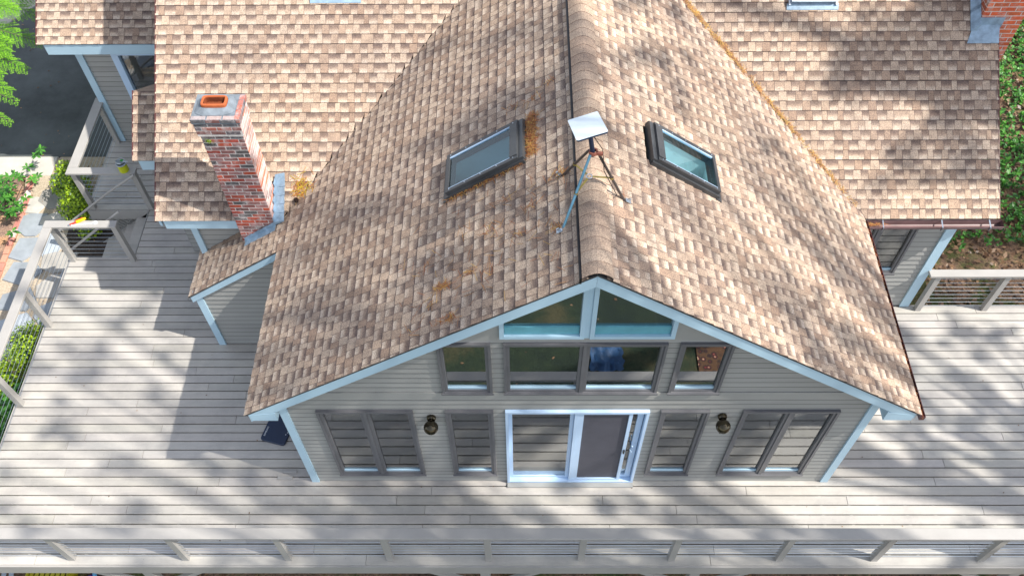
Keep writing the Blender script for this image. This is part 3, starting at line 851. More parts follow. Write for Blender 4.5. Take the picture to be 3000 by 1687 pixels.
# entry roof below the left rake
mb = MB()
roof_plane(mb, (0, 4.02, 2.50), (1, 0, 0), vM, nM, .86 * SL, lambda v: (-5.83, -4.86), seed=37)
mb.quad([(-4.86, 4.88, 2.5 + S * .86), (-5.83, 4.88, 2.5 + S * .86), (-5.83, 5.75, 2.5), (-4.86, 5.75, 2.5)], (.7, .2, 0))
mb.build('entry_roof', 'shingle', house)
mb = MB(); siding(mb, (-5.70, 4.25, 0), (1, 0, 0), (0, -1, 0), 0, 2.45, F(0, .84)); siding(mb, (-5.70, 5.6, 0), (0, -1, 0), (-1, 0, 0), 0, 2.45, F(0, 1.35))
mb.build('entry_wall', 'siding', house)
# ridge cap over the wing
mb = MB(); rnd = random.Random(8)
mv = MB()
for sgn in (-1,):
    xa, xb = RX0 + sgn * .150, RX0 + sgn * .173
    mv.hexa([(min(xa, xb), YF, RZ - .14), (max(xa, xb), YF, RZ - .14), (max(xa, xb), 6.95, RZ - .14), (min(xa, xb), 6.95, RZ - .14)], [(min(xa, xb), YF, RZ - .052), (max(xa, xb), YF, RZ - .052), (max(xa, xb), 6.95, RZ - .052), (min(xa, xb), 6.95, RZ - .052)])
mv.build('ridge_vent', 'black', house)
y = YF - .01
while y < 6.9:
    y2 = y + .15; t = min(1, max(0, rnd.gauss(.66, .08))); dk = rnd.uniform(.08, .3)
    def arc(yy, lift):
        pts = []
        for i in range(9):
            a = -1 + 2 * i / 8; hx = a * .15
            pts.append(Vector((RX0 + hx, yy, RZ + .045 + lift - .55 * abs(hx) * (abs(hx) / .15) ** .7)))
        return pts
    A = arc(y, .006); B = arc(y2 + .01, .0)
    for i in range(8):
        mb.quad([A[i], A[i + 1], B[i + 1], B[i]], cols=[(t, .0, 0)] * 2 + [(t, dk, 0)] * 2, smooth=True)
        a2 = A[i] - Vector((0, 0, .008)); b2 = A[i + 1] - Vector((0, 0, .008)); mb.quad([a2, b2, A[i + 1], A[i]], (t * .5, .6, 0))
    for i, sgn in ((0, 1), (8, -1)):
        q = [A[i], B[i], B[i] - Vector((0, 0, .075)), A[i] - Vector((0, 0, .08))]
        mb.quad(q if sgn < 0 else q[::-1], (0, 1, 0))
    y = y2
mb.build('ridge_cap', 'shingle', house)

# roof decking: thin sheet under the shingles at the overhangs + barge boards
def slope_slab(mb, pts, t0, t1):
    a = [Vector(p) + Vector((0, 0, -t1)) for p in pts]; b = [Vector(p) + Vector((0, 0, -t0)) for p in pts]
    mb.hexa(a, b)
def barge(x_lo, x_hi, y0, y1, depth, mat='trim', name='barge_board', drop=.022):
    mb = MB(); a, b = sorted((x_lo, x_hi))
    slope_slab(mb, [(a, y0, zw(a)), (b, y0, zw(b)), (b, y1, zw(b)), (a, y1, zw(a))], drop, drop + depth)
    return mb.build(name, mat, house)
barge(EX0 + .045, RX0 - .001, YF + .012, YF + .045, .185)
barge(RX0 + .001, EX1 - .07, YF + .012, YF + .045, .185)
for a, b in ((EX0 + .02, RX0 - .002), (RX0 + .002, EX1 - .02)):     # fine drip moulding above the board
    mb = MB(); slope_slab(mb, [(a, YF + .002, zw(a)), (b, YF + .002, zw(b)), (b, YF + .05, zw(b)), (a, YF + .05, zw(a))], -.001, .021); mb.build('drip_edge', 'dark_bronze', house)
for a, b in ((EX0 + .05, RX0), (RX0, EX1 - .05)):                    # soffit
    mb = MB(); slope_slab(mb, [(a, YF + .046, zw(a)), (b, YF + .046, zw(b)), (b, -.001, zw(b)), (a, -.001, zw(a))], .03, .05); mb.build('soffit', 'band', house)
# eave returns
mb = MB(); mb.box(EX0 + .06, -3.0, YF + .010, -.002, 2.355, 2.455); mb.hexa([(EX0 + .06, YF + .0105, 2.45), (-3.0, YF + .0105, 2.455), (-3.0, -.002, 2.455), (EX0 + .06, -.002, 2.45)], [(EX0 + .06, YF + .0105, 2.49), (-3.0, YF + .0105, 2.545), (-3.0, -.002, 2.545), (EX0 + .06, -.002, 2.49)])
mb.build('eave_return', 'trim', house)
mb = MB(); mb.box(4.42, 4.74, YF + .010, -.002, 2.36, 2.455); mb.hexa([(4.42, YF + .0105, 2.45), (4.74, YF + .0105, 2.45), (4.74, -.002, 2.45), (4.42, -.002, 2.45)], [(4.42, YF + .0105, 2.56), (4.74, YF + .0105, 2.49), (4.74, -.002, 2.49), (4.42, -.002, 2.56)])
mb.build('eave_return', 'trim', house)
# eave boards along the wing sides
mb = MB(); mb.box(EX0 + .02, EX0 + .045, YF + .05, 2.3, 2.33, 2.49); mb.build('eave_fascia', 'trim', house)
mb = MB(); mb.box(EX1 - .045, EX1 - .02, YF + .05, 2.9, 2.33, 2.49); mb.build('eave_fascia', 'trim', house)
mb = MB(); mb.box(EX0 + .05, XL - .02, -.001, 2.34, 2.36, 2.38); mb.build('soffit', 'band', house); mb = MB(); mb.box(XR + .02, EX1 - .05, -.001, 3.0, 2.36, 2.38); mb.build('soffit', 'band', house)
# brown gutter on the right eave of the wing with debris colour inside
mb = MB(); mb.box(EX1 + .0, EX1 + .012, YF, 2.84, 2.40, 2.47); mb.box(EX1 + .055, EX1 + .062, YF, 2.84, 2.41, 2.475); mb.box(EX1 + .012, EX1 + .055, YF, 2.84, 2.40, 2.41); mb.box(EX1 + .0, EX1 + .062, YF - .008, YF, 2.40, 2.475)
mb.build('gutter', 'drip', house)
# main roof gutter (right)
mb = MB()
G = [(0, .095), (0, .0), (-.02, -.012), (-.075, -.012), (-.105, .02), (-.11, .075), (-.125, .08)]
gx0, gx1 = 4.86, 6.80
for (a, b), (c, d) in zip(G[:-1], G[1:]):
    y0_, z0_ = MY - .01 + a, 2.375 + b; y1_, z1_ = MY - .01 + c, 2.375 + d
    mb.quad([(gx0, y0_, z0_), (gx1, y0_, z0_), (gx1, y1_, z1_), (gx0, y1_, z1_)], smooth=True)
    mb.quad([(gx0, y0_ - .004, z0_ - .004), (gx0, y1_ - .004, z1_ - .004), (gx1, y1_ - .004, z1_ - .004), (gx1, y0_ - .004, z0_ - .004)], smooth=True)
mb.quad([(gx1, MY - .01 + a, 2.375 + b) for a, b in G])
g = mb.build('gutter', 'gutter', house, loc=(gx0, MY, 2.38)); g['label'] = 'pinkish brown gutter along the right eave'
for x in (5.12, 5.95, 6.62):
    m2 = MB(); m2.beam((x, MY - .005, 2.47), (x - .015, MY - .14, 2.455), .018, .004); m2.beam((x - .015, MY - .14, 2.457), (x - .03, MY - .145, 2.40), .03, .006, up=(1, 0, 0)); m2.build('bracket', 'steel', g)
mb = MB(); mb.box(4.86, MX1 - .04, MY + .002, MY + .03, 2.28, 2.455); mb.build('eave_fascia', 'band', house)
mb = MB(); mb.box(MX0 + .10, -4.06, MY + .02, MY + .045, 2.285, 2.455); mb.build('eave_fascia', 'trim', house)
mb = MB(); mb.box(MX0 + .10, -4.0, MY + .045, 3.08, 2.30, 2.32); mb.build('soffit', 'band', house); mb = MB(); mb.box(4.5, 6.7, MY + .03, 3.06, 2.30, 2.32); mb.build('soffit', 'band', house)
# rakes of the main roof
for x0_, x1_ in ((MX0 + .015, MX0 + .05), (MX1 - .05, MX1 - .015)):
    mb = MB(); slope_slab(mb, [(x0_, MY + .05, zm(MY + .05)), (x1_, MY + .05, zm(MY + .05)), (x1_, MY + 4.35, zm(MY + 4.35)), (x0_, MY + 4.35, zm(MY + 4.35))], .02, .2); mb.build('rake_board', 'trim', house)
for x0_, x1_ in ((MX0 - .006, MX0 + .012), (MX1 - .012, MX1 + .008)):
    mb = MB(); slope_slab(mb, [(x0_, MY, MZ), (x1_, MY, MZ), (x1_, MY + 4.35, zm(MY + 4.35)), (x0_, MY + 4.35, zm(MY + 4.35))], -.012, .02); mb.build('drip_edge', 'drip', house)
# gables of the main house ends under the rakes
mb = MB(); mb.quad([(-4.86, 3.1, 2.4), (-4.86, 11.3, 2.4), (-4.86, 7.26, 5.3)], (1, 1, 1)); mb.build('end_gable', 'siding', house); mb = MB(); mb.quad([(6.39, 3.08, 2.4), (6.39, 7.26, 5.3), (6.39, 11.3, 2.4)]); mb.build('end_gable', 'siding', house)
# garage eave fascia, rake
mb = MB(); mb.box(-8.06, -4.9, 6.75, 6.775, 2.24, 2.44); mb.build('eave_fascia', 'trim', house)
mb = MB(); mb.box(-8.06, -4.9, 6.776, 6.95, 2.26, 2.28); mb.build('soffit', 'band', house)
mb = MB(); slope_slab(mb, [(-8.178, 6.74, 2.46), (-8.155, 6.74, 2.46), (-8.155, 9.7, 2.46 + S * 2.96), (-8.178, 9.7, 2.46 + S * 2.96)], -.012, .02); mb.build('drip_edge', 'drip', house)
mb = MB(); mb.box(-5.76, -4.9, 4.04, 4.06, 2.28, 2.475); mb.build('eave_fascia', 'trim', house)
mb = MB(); slope_slab(mb, [(-5.838, 4.02, 2.5), (-5.82, 4.02, 2.5), (-5.82, 4.88, 2.5 + S * .86), (-5.838, 4.88, 2.5 + S * .86)], -.012, .02); mb.build('drip_edge', 'drip', house)
# chase barge board and eave
mb = MB(); slope_slab(mb, [(BX + .02, 2.292, zw(BX + .02)), (EX0 + .03, 2.292, zw(EX0 + .03)), (EX0 + .03, 2.324, zw(EX0 + .03)), (BX + .02, 2.324, zw(BX + .02))], .02, .16); mb.build('barge_board', 'trim', house)
mb = MB(); slope_slab(mb, [(BX + .002, 2.282, zw(BX)), (EX0, 2.282, zw(EX0)), (EX0, 2.325, zw(EX0)), (BX + .002, 2.325, zw(BX))], -.001, .019); mb.build('drip_edge', 'dark_bronze', house)
# roof end under the main eave board, left bit
# ------------------------------------------------------------------ skylights
# frames are dark metal, the wells below are painted board
def skylight(O, U, V, N, lu, lv, mat, label, apron=False, depth=.42, raise_=.11, pane='glass_sky'):
    """O lower-left corner on the roof, U along the eave, V up-slope"""
    O, U, V, N = map(Vector, (O, U, V, N))
    P = lambda u, v, n: O + U * u + V * v + N * n
    mb = MB(); w = .045; h = raise_
    def bx(u0, u1, v0, v1, n0, n1):
        mb.hexa([P(u0, v0, n0), P(u1, v0, n0), P(u1, v1, n0), P(u0, v1, n0)], [P(u0, v0, n1), P(u1, v0, n1), P(u1, v1, n1), P(u0, v1, n1)])
    bx(0, w, 0, lv, -.02, h); bx(lu - w, lu, 0, lv, -.02, h); bx(w, lu - w, 0, w, -.02, h); bx(w, lu - w, lv - w * 2.2, lv, -.02, h + .012)
    bx(-.03, -.001, -.03, lv + .05, .0, h * .55); bx(lu + .001, lu + .03, -.03, lv + .05, .0, h * .55); bx(-.0, lu, lv + .001, lv + .06, .0, h * .8)
    o = mb.build('skylight', mat, house, loc=tuple(O)); o['label'] = label
    mb = MB(); a = w + .004
    mb.quad([P(a, a, h * .82), P(lu - a, a, h * .82), P(lu - a, lv - w * 2.2 - .004, h * .82), P(a, lv - w * 2.2 - .004, h * .82)]); mb.build('pane', pane, o)
    def strip(u0, u1, v0, v1): mb.hexa([P(u0, v0, h * .7), P(u1, v0, h * .7), P(u1, v1, h * .7), P(u0, v1, h * .7)], [P(u0, v0, h * .95), P(u1, v0, h * .95), P(u1, v1, h * .95), P(u0, v1, h * .95)])
    for ua in (w + .001, lu - w - .014):
        mb = MB(); strip(ua, ua + .013, w, lv - w * 2.2); mb.build('glazing_bead', 'white', o)
    mb = MB(); i = .03
    A = [P(i, i, -.0), P(lu - i, i, -.0), P(lu - i, lv - i, -.0), P(i, lv - i, -.0)]; dn = Vector((0, 0, -depth))
    B = [p + dn for p in A]
    for k in range(4): j = (k + 1) % 4; mb.quad([A[k], A[j], B[j], B[k]])
    mb.quad(B); mb.build('light_well', 'well', o)
    mb = MB()
    for k in range(5):
        for u in (.028, lu - .028):
            c = P(u, .06 + k * (lv - .12) / 4, h + .001); mb.lathe([(0, .006), (.008, .004), (.009, 0)], c, 8)
    sc_ = mb.build('screws', 'steel', o); sc_['kind'] = 'stuff'
    mb = MB(); d = .09
    mb.hexa([P(-.05, -d, .016), P(lu + .05, -d, .016), P(lu + .05, -.002, .02), P(-.05, -.002, .02)], [P(-.05, -d, .022), P(lu + .05, -d, .022), P(lu + .05, -.002, .03), P(-.05, -.002, .03)])
    mb.build('apron_flashing', 'lead' if apron else 'dark_bronze', o)
skylight((-.83, 2.29, zw(-.83)), (0, -1, 0), vL, nL, .60, .85 * SL, 'dark_bronze', 'left skylight, with needles piled on its upper side', pane='glass_sky_bright')
skylight((2.27, 1.68, zw(2.27)), (0, 1, 0), vR, nR, .59, .79 * SL, 'dark_bronze', 'right skylight, clear of needles')
skylight((3.82, 5.36, zm(5.36)), (1, 0, 0), vM, nM, .63, 1.2, 'steel', 'skylight at the top edge with a blue apron flashing', True)
skylight((-2.95, 5.47, zm(5.47)), (1, 0, 0), vM, nM, .63, 1.2, 'steel', 'skylight just out of the top edge on the left slope', True)

# ------------------------------------------------------------------ chimneys
def brick_face(mb, o, u, nrm, W, z0, z1, base_cols, rnd, zmin=None, wash=0.0, ch=.0667, bl=.19, t=.004):
    o = Vector(o); u = Vector(u); nrm = Vector(nrm)
    P = lambda s, z, d: o + u * s + nrm * d + Vector((0, 0, z))
    z = z1; k = 0; m = .013
    while z - ch > z0 - .0001:
        s = -(bl * .5) * (k % 2) - rnd.uniform(0, .02)
        za, zb = z - ch + m, z
        while s < W:
            a, b = max(0, s), min(W, s + bl - m)
            if b - a > .015:
                c = rnd.choice(base_cols(z)); g = rnd.uniform(.8, 1.2); c = tuple(x * g for x in c)
                if zmin is None or zb > zmin((a + b) / 2):
                    j = t + rnd.uniform(-.0015, .002)
                    q = [P(a, za, 0), P(b, za, 0), P(b, zb, 0), P(a, zb, 0)]; r = [P(a + .003, za + .003, j), P(b - .003, za + .003, j), P(b - .003, zb - .003, j), P(a + .003, zb - .003, j)]
                    mb.quad(r, c)
                    for i in range(4): i2 = (i + 1) % 4; mb.quad([q[i], q[i2], r[i2], r[i]], c)
            s += bl
        z -= ch; k += 1

# left weathered chimney
cx0, cx1, cy0, cy1, ctop = -4.055, -3.515, 2.83, 3.22, 4.50
mb = MB(); mb.box(cx0, cx1, cy0, cy1, .0, ctop - .30)
mb.box(cx0 - .02, cx1 + .02, cy0 - .02, cy1 + .02, ctop - .30, ctop - .075); 
ch = mb.build('chimney', 'mortar', house, loc=(cx0, cy0, 2.0)); ch['label'] = 'weathered brick chimney on the left with an orange clay flue'
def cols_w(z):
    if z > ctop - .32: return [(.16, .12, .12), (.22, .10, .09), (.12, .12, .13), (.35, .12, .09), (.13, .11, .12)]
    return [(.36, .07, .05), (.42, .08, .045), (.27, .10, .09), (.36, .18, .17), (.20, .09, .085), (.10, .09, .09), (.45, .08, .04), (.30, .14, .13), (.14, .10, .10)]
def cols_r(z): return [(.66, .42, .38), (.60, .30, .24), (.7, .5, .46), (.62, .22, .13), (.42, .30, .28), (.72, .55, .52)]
rb = random.Random(4)
mb = MB()
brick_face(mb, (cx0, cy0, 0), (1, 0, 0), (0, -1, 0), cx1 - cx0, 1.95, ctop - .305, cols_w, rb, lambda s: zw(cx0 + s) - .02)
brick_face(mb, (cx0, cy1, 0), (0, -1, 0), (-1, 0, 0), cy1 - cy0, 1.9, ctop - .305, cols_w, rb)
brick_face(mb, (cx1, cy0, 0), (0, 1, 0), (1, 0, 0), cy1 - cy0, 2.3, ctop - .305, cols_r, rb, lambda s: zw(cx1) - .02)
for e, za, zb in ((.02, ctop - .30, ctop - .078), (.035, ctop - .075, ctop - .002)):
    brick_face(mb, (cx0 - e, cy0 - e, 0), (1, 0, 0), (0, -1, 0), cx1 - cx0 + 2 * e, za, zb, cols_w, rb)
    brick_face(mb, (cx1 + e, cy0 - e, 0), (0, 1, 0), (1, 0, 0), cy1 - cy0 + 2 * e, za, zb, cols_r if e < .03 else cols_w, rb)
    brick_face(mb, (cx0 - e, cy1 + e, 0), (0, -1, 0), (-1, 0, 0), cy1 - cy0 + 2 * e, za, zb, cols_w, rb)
# bricks showing on the rim
for i in range(5): mb.bbox(cx1 - .03, cx1 + .033, cy0 - .03 + i * .09, cy0 + .05 + i * .09, ctop - .01, ctop + .006, .003, rb.choice([(.5, .12, .07), (.4, .15, .12), (.6, .45, .42)]))
for i in range(3): mb.bbox(cx0 - .03 + i * .2, cx0 + .15 + i * .2, cy0 - .033, cy0 + .03, ctop - .01, ctop + .005, .003, rb.choice([(.5, .35, .32), (.4, .3, .28), (.35, .3, .3)]))
mb.build('bricks', 'brick', ch)
mb = MB(); mb.box(cx0 - .035, cx1 + .035, cy0 - .035, cy1 + .035, ctop - .0748, ctop); mb.build('cap_course', 'cement', ch)
# cement crown: irregular ring sloping up to the flue
mb = MB(); n = 20; rr = random.Random(9)
fx, fy = (cx0 + cx1) / 2 - .03, (cy0 + cy1) / 2 + .02
def sq(a, hx, hy, p=.35):
    c, s_ = math.cos(a), math.sin(a); return (math.copysign(abs(c) ** p, c) * hx, math.copysign(abs(s_) ** p, s_) * hy)
outer = []; inner = []
for i in range(n):
    a = 2 * math.pi * i / n
    ox, oy = sq(a, .255, .185, .6); k = rr.uniform(.93, 1.05)
    outer.append((fx + ox * k, fy - .005 + oy * k, ctop + .008)); ix, iy = sq(a, .165, .098); inner.append((fx + ix, fy + iy, ctop + .055))
for i in range(n):
    j = (i + 1) % n; g = rr.uniform(.8, 1.2)
    mb.quad([outer[i], outer[j], inner[j], inner[i]]); mb.quad([(outer[i][0], outer[i][1], ctop - .01), (outer[j][0], outer[j][1], ctop - .01), outer[j], outer[i]])
mb.build('crown', 'cement', ch)
mb = MB(); n = 28
rings = []
for hx, hy, z in ((.16, .093, ctop - .02), (.16, .093, ctop + .088), (.154, .087, ctop + .098), (.138, .071, ctop + .098), (.132, .066, ctop + .085), (.132, .066, ctop + .006)):
    rings.append([(fx + sq(2 * math.pi * i / n, hx, hy)[0], fy + sq(2 * math.pi * i / n, hx, hy)[1], z) for i in range(n)])
for a, b in zip(rings[:-1], rings[1:]):
    for i in range(n): j = (i + 1) % n; mb.quad([a[i], a[j], b[j], b[i]])
mb.build('flue', 'clay', ch)
mb = MB(); n = 28; r1 = [(fx + sq(2 * math.pi * i / n, .1315, .0655)[0], fy + sq(2 * math.pi * i / n, .1315, .0655)[1]) for i in range(n)]
for i in range(n): j = (i + 1) % n; mb.quad([(r1[i][0], r1[i][1], ctop + .08), (r1[j][0], r1[j][1], ctop + .08), (r1[j][0], r1[j][1], ctop + .007), (r1[i][0], r1[i][1], ctop + .007)])
mb.quad([(x, y, ctop + .007) for x, y in r1]); mb.build('flue_interior', 'clay_dark', ch)
# moss tuft
mb = MB(); rr = random.Random(2)
for i in range(60):
    c = Vector((cx0 + .09 + rr.gauss(0, .022), cy0 - .012, ctop - .385 + rr.gauss(0, .018)))
    d = Vector((rr.uniform(-.5, .5), -1, rr.uniform(-.6, .8))).normalized() * .025; s_ = Vector((rr.uniform(-1, 1), 0, rr.uniform(-1, 1))).normalized() * .005
    mb.quad([c - s_, c + s_, c + d], (rr.random(), 0, 0))
mb.build('moss_tuft', 'leaf_lime', ch)
# stepped lead flashing round its foot
mb = MB(); zf = zw(cx1)
for k in range(5):
    y0_ = cy0 + .0 + k * .10
    zb = max(zw(cx1), zm(y0_)) + .03; zb2 = max(zw(cx1), zm(y0_ + .12)) + .03
    xo = cx1 + .012 + .003 * k
    mb.hexa([(xo, y0_ - .02, zb - .04), (xo + .16, y0_ - .05, zb + .085 - .01), (xo + .15, y0_ + .12, zb2 + .085), (xo, y0_ + .13, zb2 - .03)],
            [(xo, y0_ - .02, zb + .02), (xo + .16, y0_ - .05, zb + .10 - .005), (xo + .15, y0_ + .12, zb2 + .10), (xo, y0_ + .13, zb2 + .05)])
    mb.box(xo - .006, xo + .006, y0_ - .02, y0_ + .11, zb - .05, zb + .10)
for k in range(4):
    x0_ = cx0 + .13 * k + .03; xa, xb = x0_, x0_ + .14
    yo = cy0 - .012 - .002 * k
    mb.hexa([(xa, yo - .006, zw(xa) - .01), (xb, yo - .006, zw(xb) - .01), (xb, yo, zw(xb) - .01), (xa, yo, zw(xa) - .01)], [(xa, yo - .006, zw(xa) + .09), (xb, yo - .006, zw(xb) + .10), (xb, yo, zw(xb) + .10), (xa, yo, zw(xa) + .09)])
    mb.hexa([(xa, yo - .09, zw(xa) + .012), (xb, yo - .09, zw(xb) + .012), (xb, yo - .006, zw(xb) + .012), (xa, yo - .006, zw(xa) + .012)], [(xa, yo - .09, zw(xa) + .022), (xb, yo - .09, zw(xb) + .022), (xb, yo - .006, zw(xb) + .024), (xa, yo - .006, zw(xa) + .024)])
mb.build('flashing', 'lead', ch)

# right orange brick chimney
rx0, rx1, ry0, ry1, rtop = 6.47, 7.06, 5.10, 6.1, 6.6
mb = MB(); mb.box(rx0, rx1, ry0, ry1, -1.2, rtop)
c2 = mb.build('chimney', 'mortar', house, loc=(rx0, ry0, 3.9)); c2['label'] = 'bright orange brick chimney at the right roof end'
def cols_o(z): return [(.66, .13, .045), (.60, .11, .04), (.70, .16, .06), (.58, .15, .07), (.64, .12, .04), (.52, .12, .06)]
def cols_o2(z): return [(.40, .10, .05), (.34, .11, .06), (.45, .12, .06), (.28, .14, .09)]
mb = MB()
brick_face(mb, (rx0, ry0, 0), (1, 0, 0), (0, -1, 0), rx1 - rx0, 1.5, rtop, cols_o, rb, lambda s: (zm(ry0) - .03) if rx0 + s < 6.74 else -9, ch=.075, bl=.215)
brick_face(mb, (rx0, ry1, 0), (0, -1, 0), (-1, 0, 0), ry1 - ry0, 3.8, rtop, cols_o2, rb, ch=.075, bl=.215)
brick_face(mb, (rx1, ry0, 0), (0, 1, 0), (1, 0, 0), ry1 - ry0, 0, rtop, cols_o, rb, ch=.075, bl=.215)
mb.build('bricks', 'brick', c2)
mb = MB()
mb.hexa([(6.31, 4.88, zm(4.88) + .018), (6.755, 4.88, zm(4.88) + .018), (6.77, 5.09, zm(5.09) + .018), (6.40, 5.09, zm(5.09) + .018)], [(6.31, 4.88, zm(4.88) + .026), (6.755, 4.88, zm(4.88) + .026), (6.77, 5.09, zm(5.09) + .03), (6.40, 5.09, zm(5.09) + .03)])
mb.box(6.44, 6.80, ry0 - .014, ry0 - .008, zm(5.09) - .02, zm(5.09) + .15)
for k in range(5):
    y0_ = 5.02 + k * .2; mb.hexa([(6.36, y0_, zm(y0_) + .02), (6.458, y0_, zm(y0_) + .02), (6.458, y0_ + .24, zm(y0_ + .24) + .02), (6.36, y0_ + .24, zm(y0_ + .24) + .02)], [(6.36, y0_, zm(y0_) + .03), (6.462, y0_, zm(y0_) + .14), (6.462, y0_ + .24, zm(y0_ + .24) + .14), (6.36, y0_ + .24, zm(y0_ + .24) + .03)])
mb.build('flashing', 'lead', c2)

# ================================================================== THINGS ON THE HOUSE AND DECK
def wall_lamp(x, z, label):
    t = thing('wall_lamp', (x, 0, z), label, 'lamp', 'round brass lamps on the front wall')
    ax = Matrix.Rotation(R(90), 4, 'X')
    mb = MB(); mb.lathe([(0, .05), (.05, .048), (.058, .03), (.06, .0)], (x, -.012, z + .03), 20, ax=ax); mb.build('back_plate', 'brass', t)
    mb = MB(); mb.tube([(x, -.05, z + .03), (x, -.10, z + .02)], .02, 12); mb.build('arm', 'brass', t); mb = MB(); mb.tube([(x - .01, -.15, z - .09), (x - .012, -.155, z - .16)], .018, 12); mb.build('finial', 'brass', t)
    mb = MB(); prof = [(.094 * math.sin(math.pi * i / 14), -.094 * math.cos(math.pi * i / 14)) for i in range(15)]; prof[0] = (0, -.094); prof[-1] = (0, .094)
    mb.lathe(prof, (x, -.15, z), 28); mb.build('globe', 'brass', t)
wall_lamp(-1.148, 2.0, 'round brass wall lamp left of the sliding door')
wall_lamp(2.546, 2.03, 'round brass wall lamp right of the sliding door')

# satellite antenna on a tripod
dishC = Vector((.628, .889, 6.234)); ya, ti, ro = .1276, .395, .2122
e1 = Vector((math.cos(ya), math.sin(ya), 0)); e2 = Vector((-math.sin(ya), math.cos(ya), 0)) * math.cos(ti) + Vector((0, 0, -math.sin(ti)))
nn = e1.cross(e2); e1 = (e1 * math.cos(ro) + nn * math.sin(ro)).normalized(); nn = e1.cross(e2).normalized()
ant = thing('satellite_antenna', (.71, .9, 5.38), 'white flat satellite antenna on a tripod astride the roof ridge', 'antenna')
mb = MB(); hx, hy = .1515, .2565; r_ = .02; ring = []
for cx_, cy2, a0_ in ((hx - r_, hy - r_, 0), (-hx + r_, hy - r_, 90), (-hx + r_, -hy + r_, 180), (hx - r_, -hy + r_, 270)):
    for k in range(5):
        a = R(a0_ + k * 22.5); ring.append((cx_ + r_ * math.cos(a), cy2 + r_ * math.sin(a)))
D = lambda p, n_: dishC + e1 * p[0] + e2 * p[1] + nn * n_
mb.quad([D(p, 0) for p in ring])
ins = [(p[0] * .97, p[1] * .98) for p in ring]
for i in range(len(ring)):
    j = (i + 1) % len(ring); mb.quad([D(ring[i], -.006), D(ring[j], -.006), D(ring[j], 0), D(ring[i], 0)], smooth=True)
mb.build('panel', 'dish', ant)
mb = MB(); mb.quad([D(p, -.024) for p in ins][::-1])
for i in range(len(ring)):
    j = (i + 1) % len(ring); mb.quad([D(ins[i], -.024), D(ins[j], -.024), D(ring[j], -.0065), D(ring[i], -.0065)])
mb.build('back_shell', 'navy', ant)
hub = Vector((.71, .9, 5.87))
mb = MB(); mb.tube([dishC - nn * .02, dishC + Vector((.03, 0, -.09)), hub + Vector((0, 0, -.05))], .024, 14); mb.build('mast', 'navy', ant)
mb = MB(); mb.lathe([(.03, -.02), (.045, -.02), (.045, .015), (.03, .015)], hub, 16); mb.beam(hub + Vector((.03, -.02, .0)), hub + Vector((.09, -.03, .0)), .03, .03); mb.build('collar', 'orange', ant)
feet = [((.404, .478, 5.10), 'tube_blue', (-.03, -.03)), ((.417, 1.248, 5.11), 'tube_dark', (-.04, .03)), ((1.11, .908, 5.07), 'tube_dark', (.045, 0))]
mids = []
for (f_, m_, off) in feet:
    f_ = Vector(f_); top = hub + Vector((off[0], off[1], -.01))
    mb = MB(); mb.tube([top, f_], .0145, 12); mb.build('leg', m_, ant); mids.append(top.lerp(f_, .47))
    sgn = -1 if f_.x < RX0 else 1
    mb = MB(); n_ = nL if sgn < 0 else nR; u_ = vL if sgn < 0 else vR
    p_ = Vector((f_.x, f_.y, zw(f_.x))) + n_ * .022
    mb.beam(p_ - u_ * .035, p_ + u_ * .035, .05, .008, up=n_); mb.beam(p_, p_ + n_ * .04, .012, .03); mb.build('foot', 'steel', ant)
rc = Vector((.69, .89, 5.53))
mb = MB(); mb.tube([rc + Vector((.03 * math.cos(2 * math.pi * i / 12), .03 * math.sin(2 * math.pi * i / 12), 0)) for i in range(13)], .005, 6); mb.build('brace_ring', 'steel', ant)
for m_ in mids:
    d = (m_ - rc).normalized(); mb = MB(); mb.beam(rc + d * .03, m_, .02, .005); mb.lathe([(.019, -.012), (.019, .012)], m_, 10); mb.build('brace', 'yellow_zinc', ant)
mb = MB(); f3 = Vector((1.11, .908, 5.07)); top3 = hub + Vector((.045, 0, -.01))
mb.tube([dishC - nn * .03, hub + Vector((.09, .0, .03)), top3.lerp(f3, .3) + Vector((-.03, -.03, 0)), top3.lerp(f3, .75) + Vector((-.03, -.03, -.01)), top3.lerp(f3, .8) + Vector((-.14, -.1, -.02)), Vector((.86, .86, zw(.86) + .05))], .0045, 6)
mb.build('cable', 'black', ant)

# dark slab-shaped device lying on the deck under the eave corner
A0 = Vector((-3.94, .636, 0)); B0 = Vector((-3.555, .535, 0)); ex = (B0 - A0).normalized(); ey = Vector((-ex.y, ex.x, 0)); wd = (B0 - A0).length; ln = .78
# skew so that the long sides follow the photographed direction
tab = thing('tablet_case', tuple(A0), 'dark navy flat device with rounded corners lying under the left eave', 'tablet')
mb = MB(); r_ = .05; ring = []
for cx_, cy2, a0_ in ((wd - r_, ln - r_, 0), (r_, ln - r_, 90), (r_, r_, 180), (wd - r_, r_, 270)):
    for k in range(6):
        a = R(a0_ + k * 18); ring.append((cx_ + r_ * math.cos(a), cy2 + r_ * math.sin(a)))
T = lambda p, z: A0 + ex * p[0] + ey * p[1] + Vector((0, 0, z))
ins = [(wd / 2 + (p[0] - wd / 2) * .965, ln / 2 + (p[1] - ln / 2) * .98) for p in ring]
mb.quad([T(p, .04) for p in ins])
for i in range(len(ring)):
    j = (i + 1) % len(ring)
    mb.quad([T(ring[i], .03), T(ring[j], .03), T(ins[j], .04), T(ins[i], .04)], smooth=True); mb.quad([T(ring[i], .002), T(ring[j], .002), T(ring[j], .03), T(ring[i], .03)], smooth=True)
mb.build('body', 'navy', tab)
cu = bpy.data.curves.new('lettering', 'FONT'); cu.body = 'SAMSUNG'; cu.size = .034; cu.extrude = .0008; cu.space_character = 1.05
tmp = bpy.data.objects.new('lettering_tmp', cu); COL.objects.link(tmp)
bpy.context.view_layer.update()
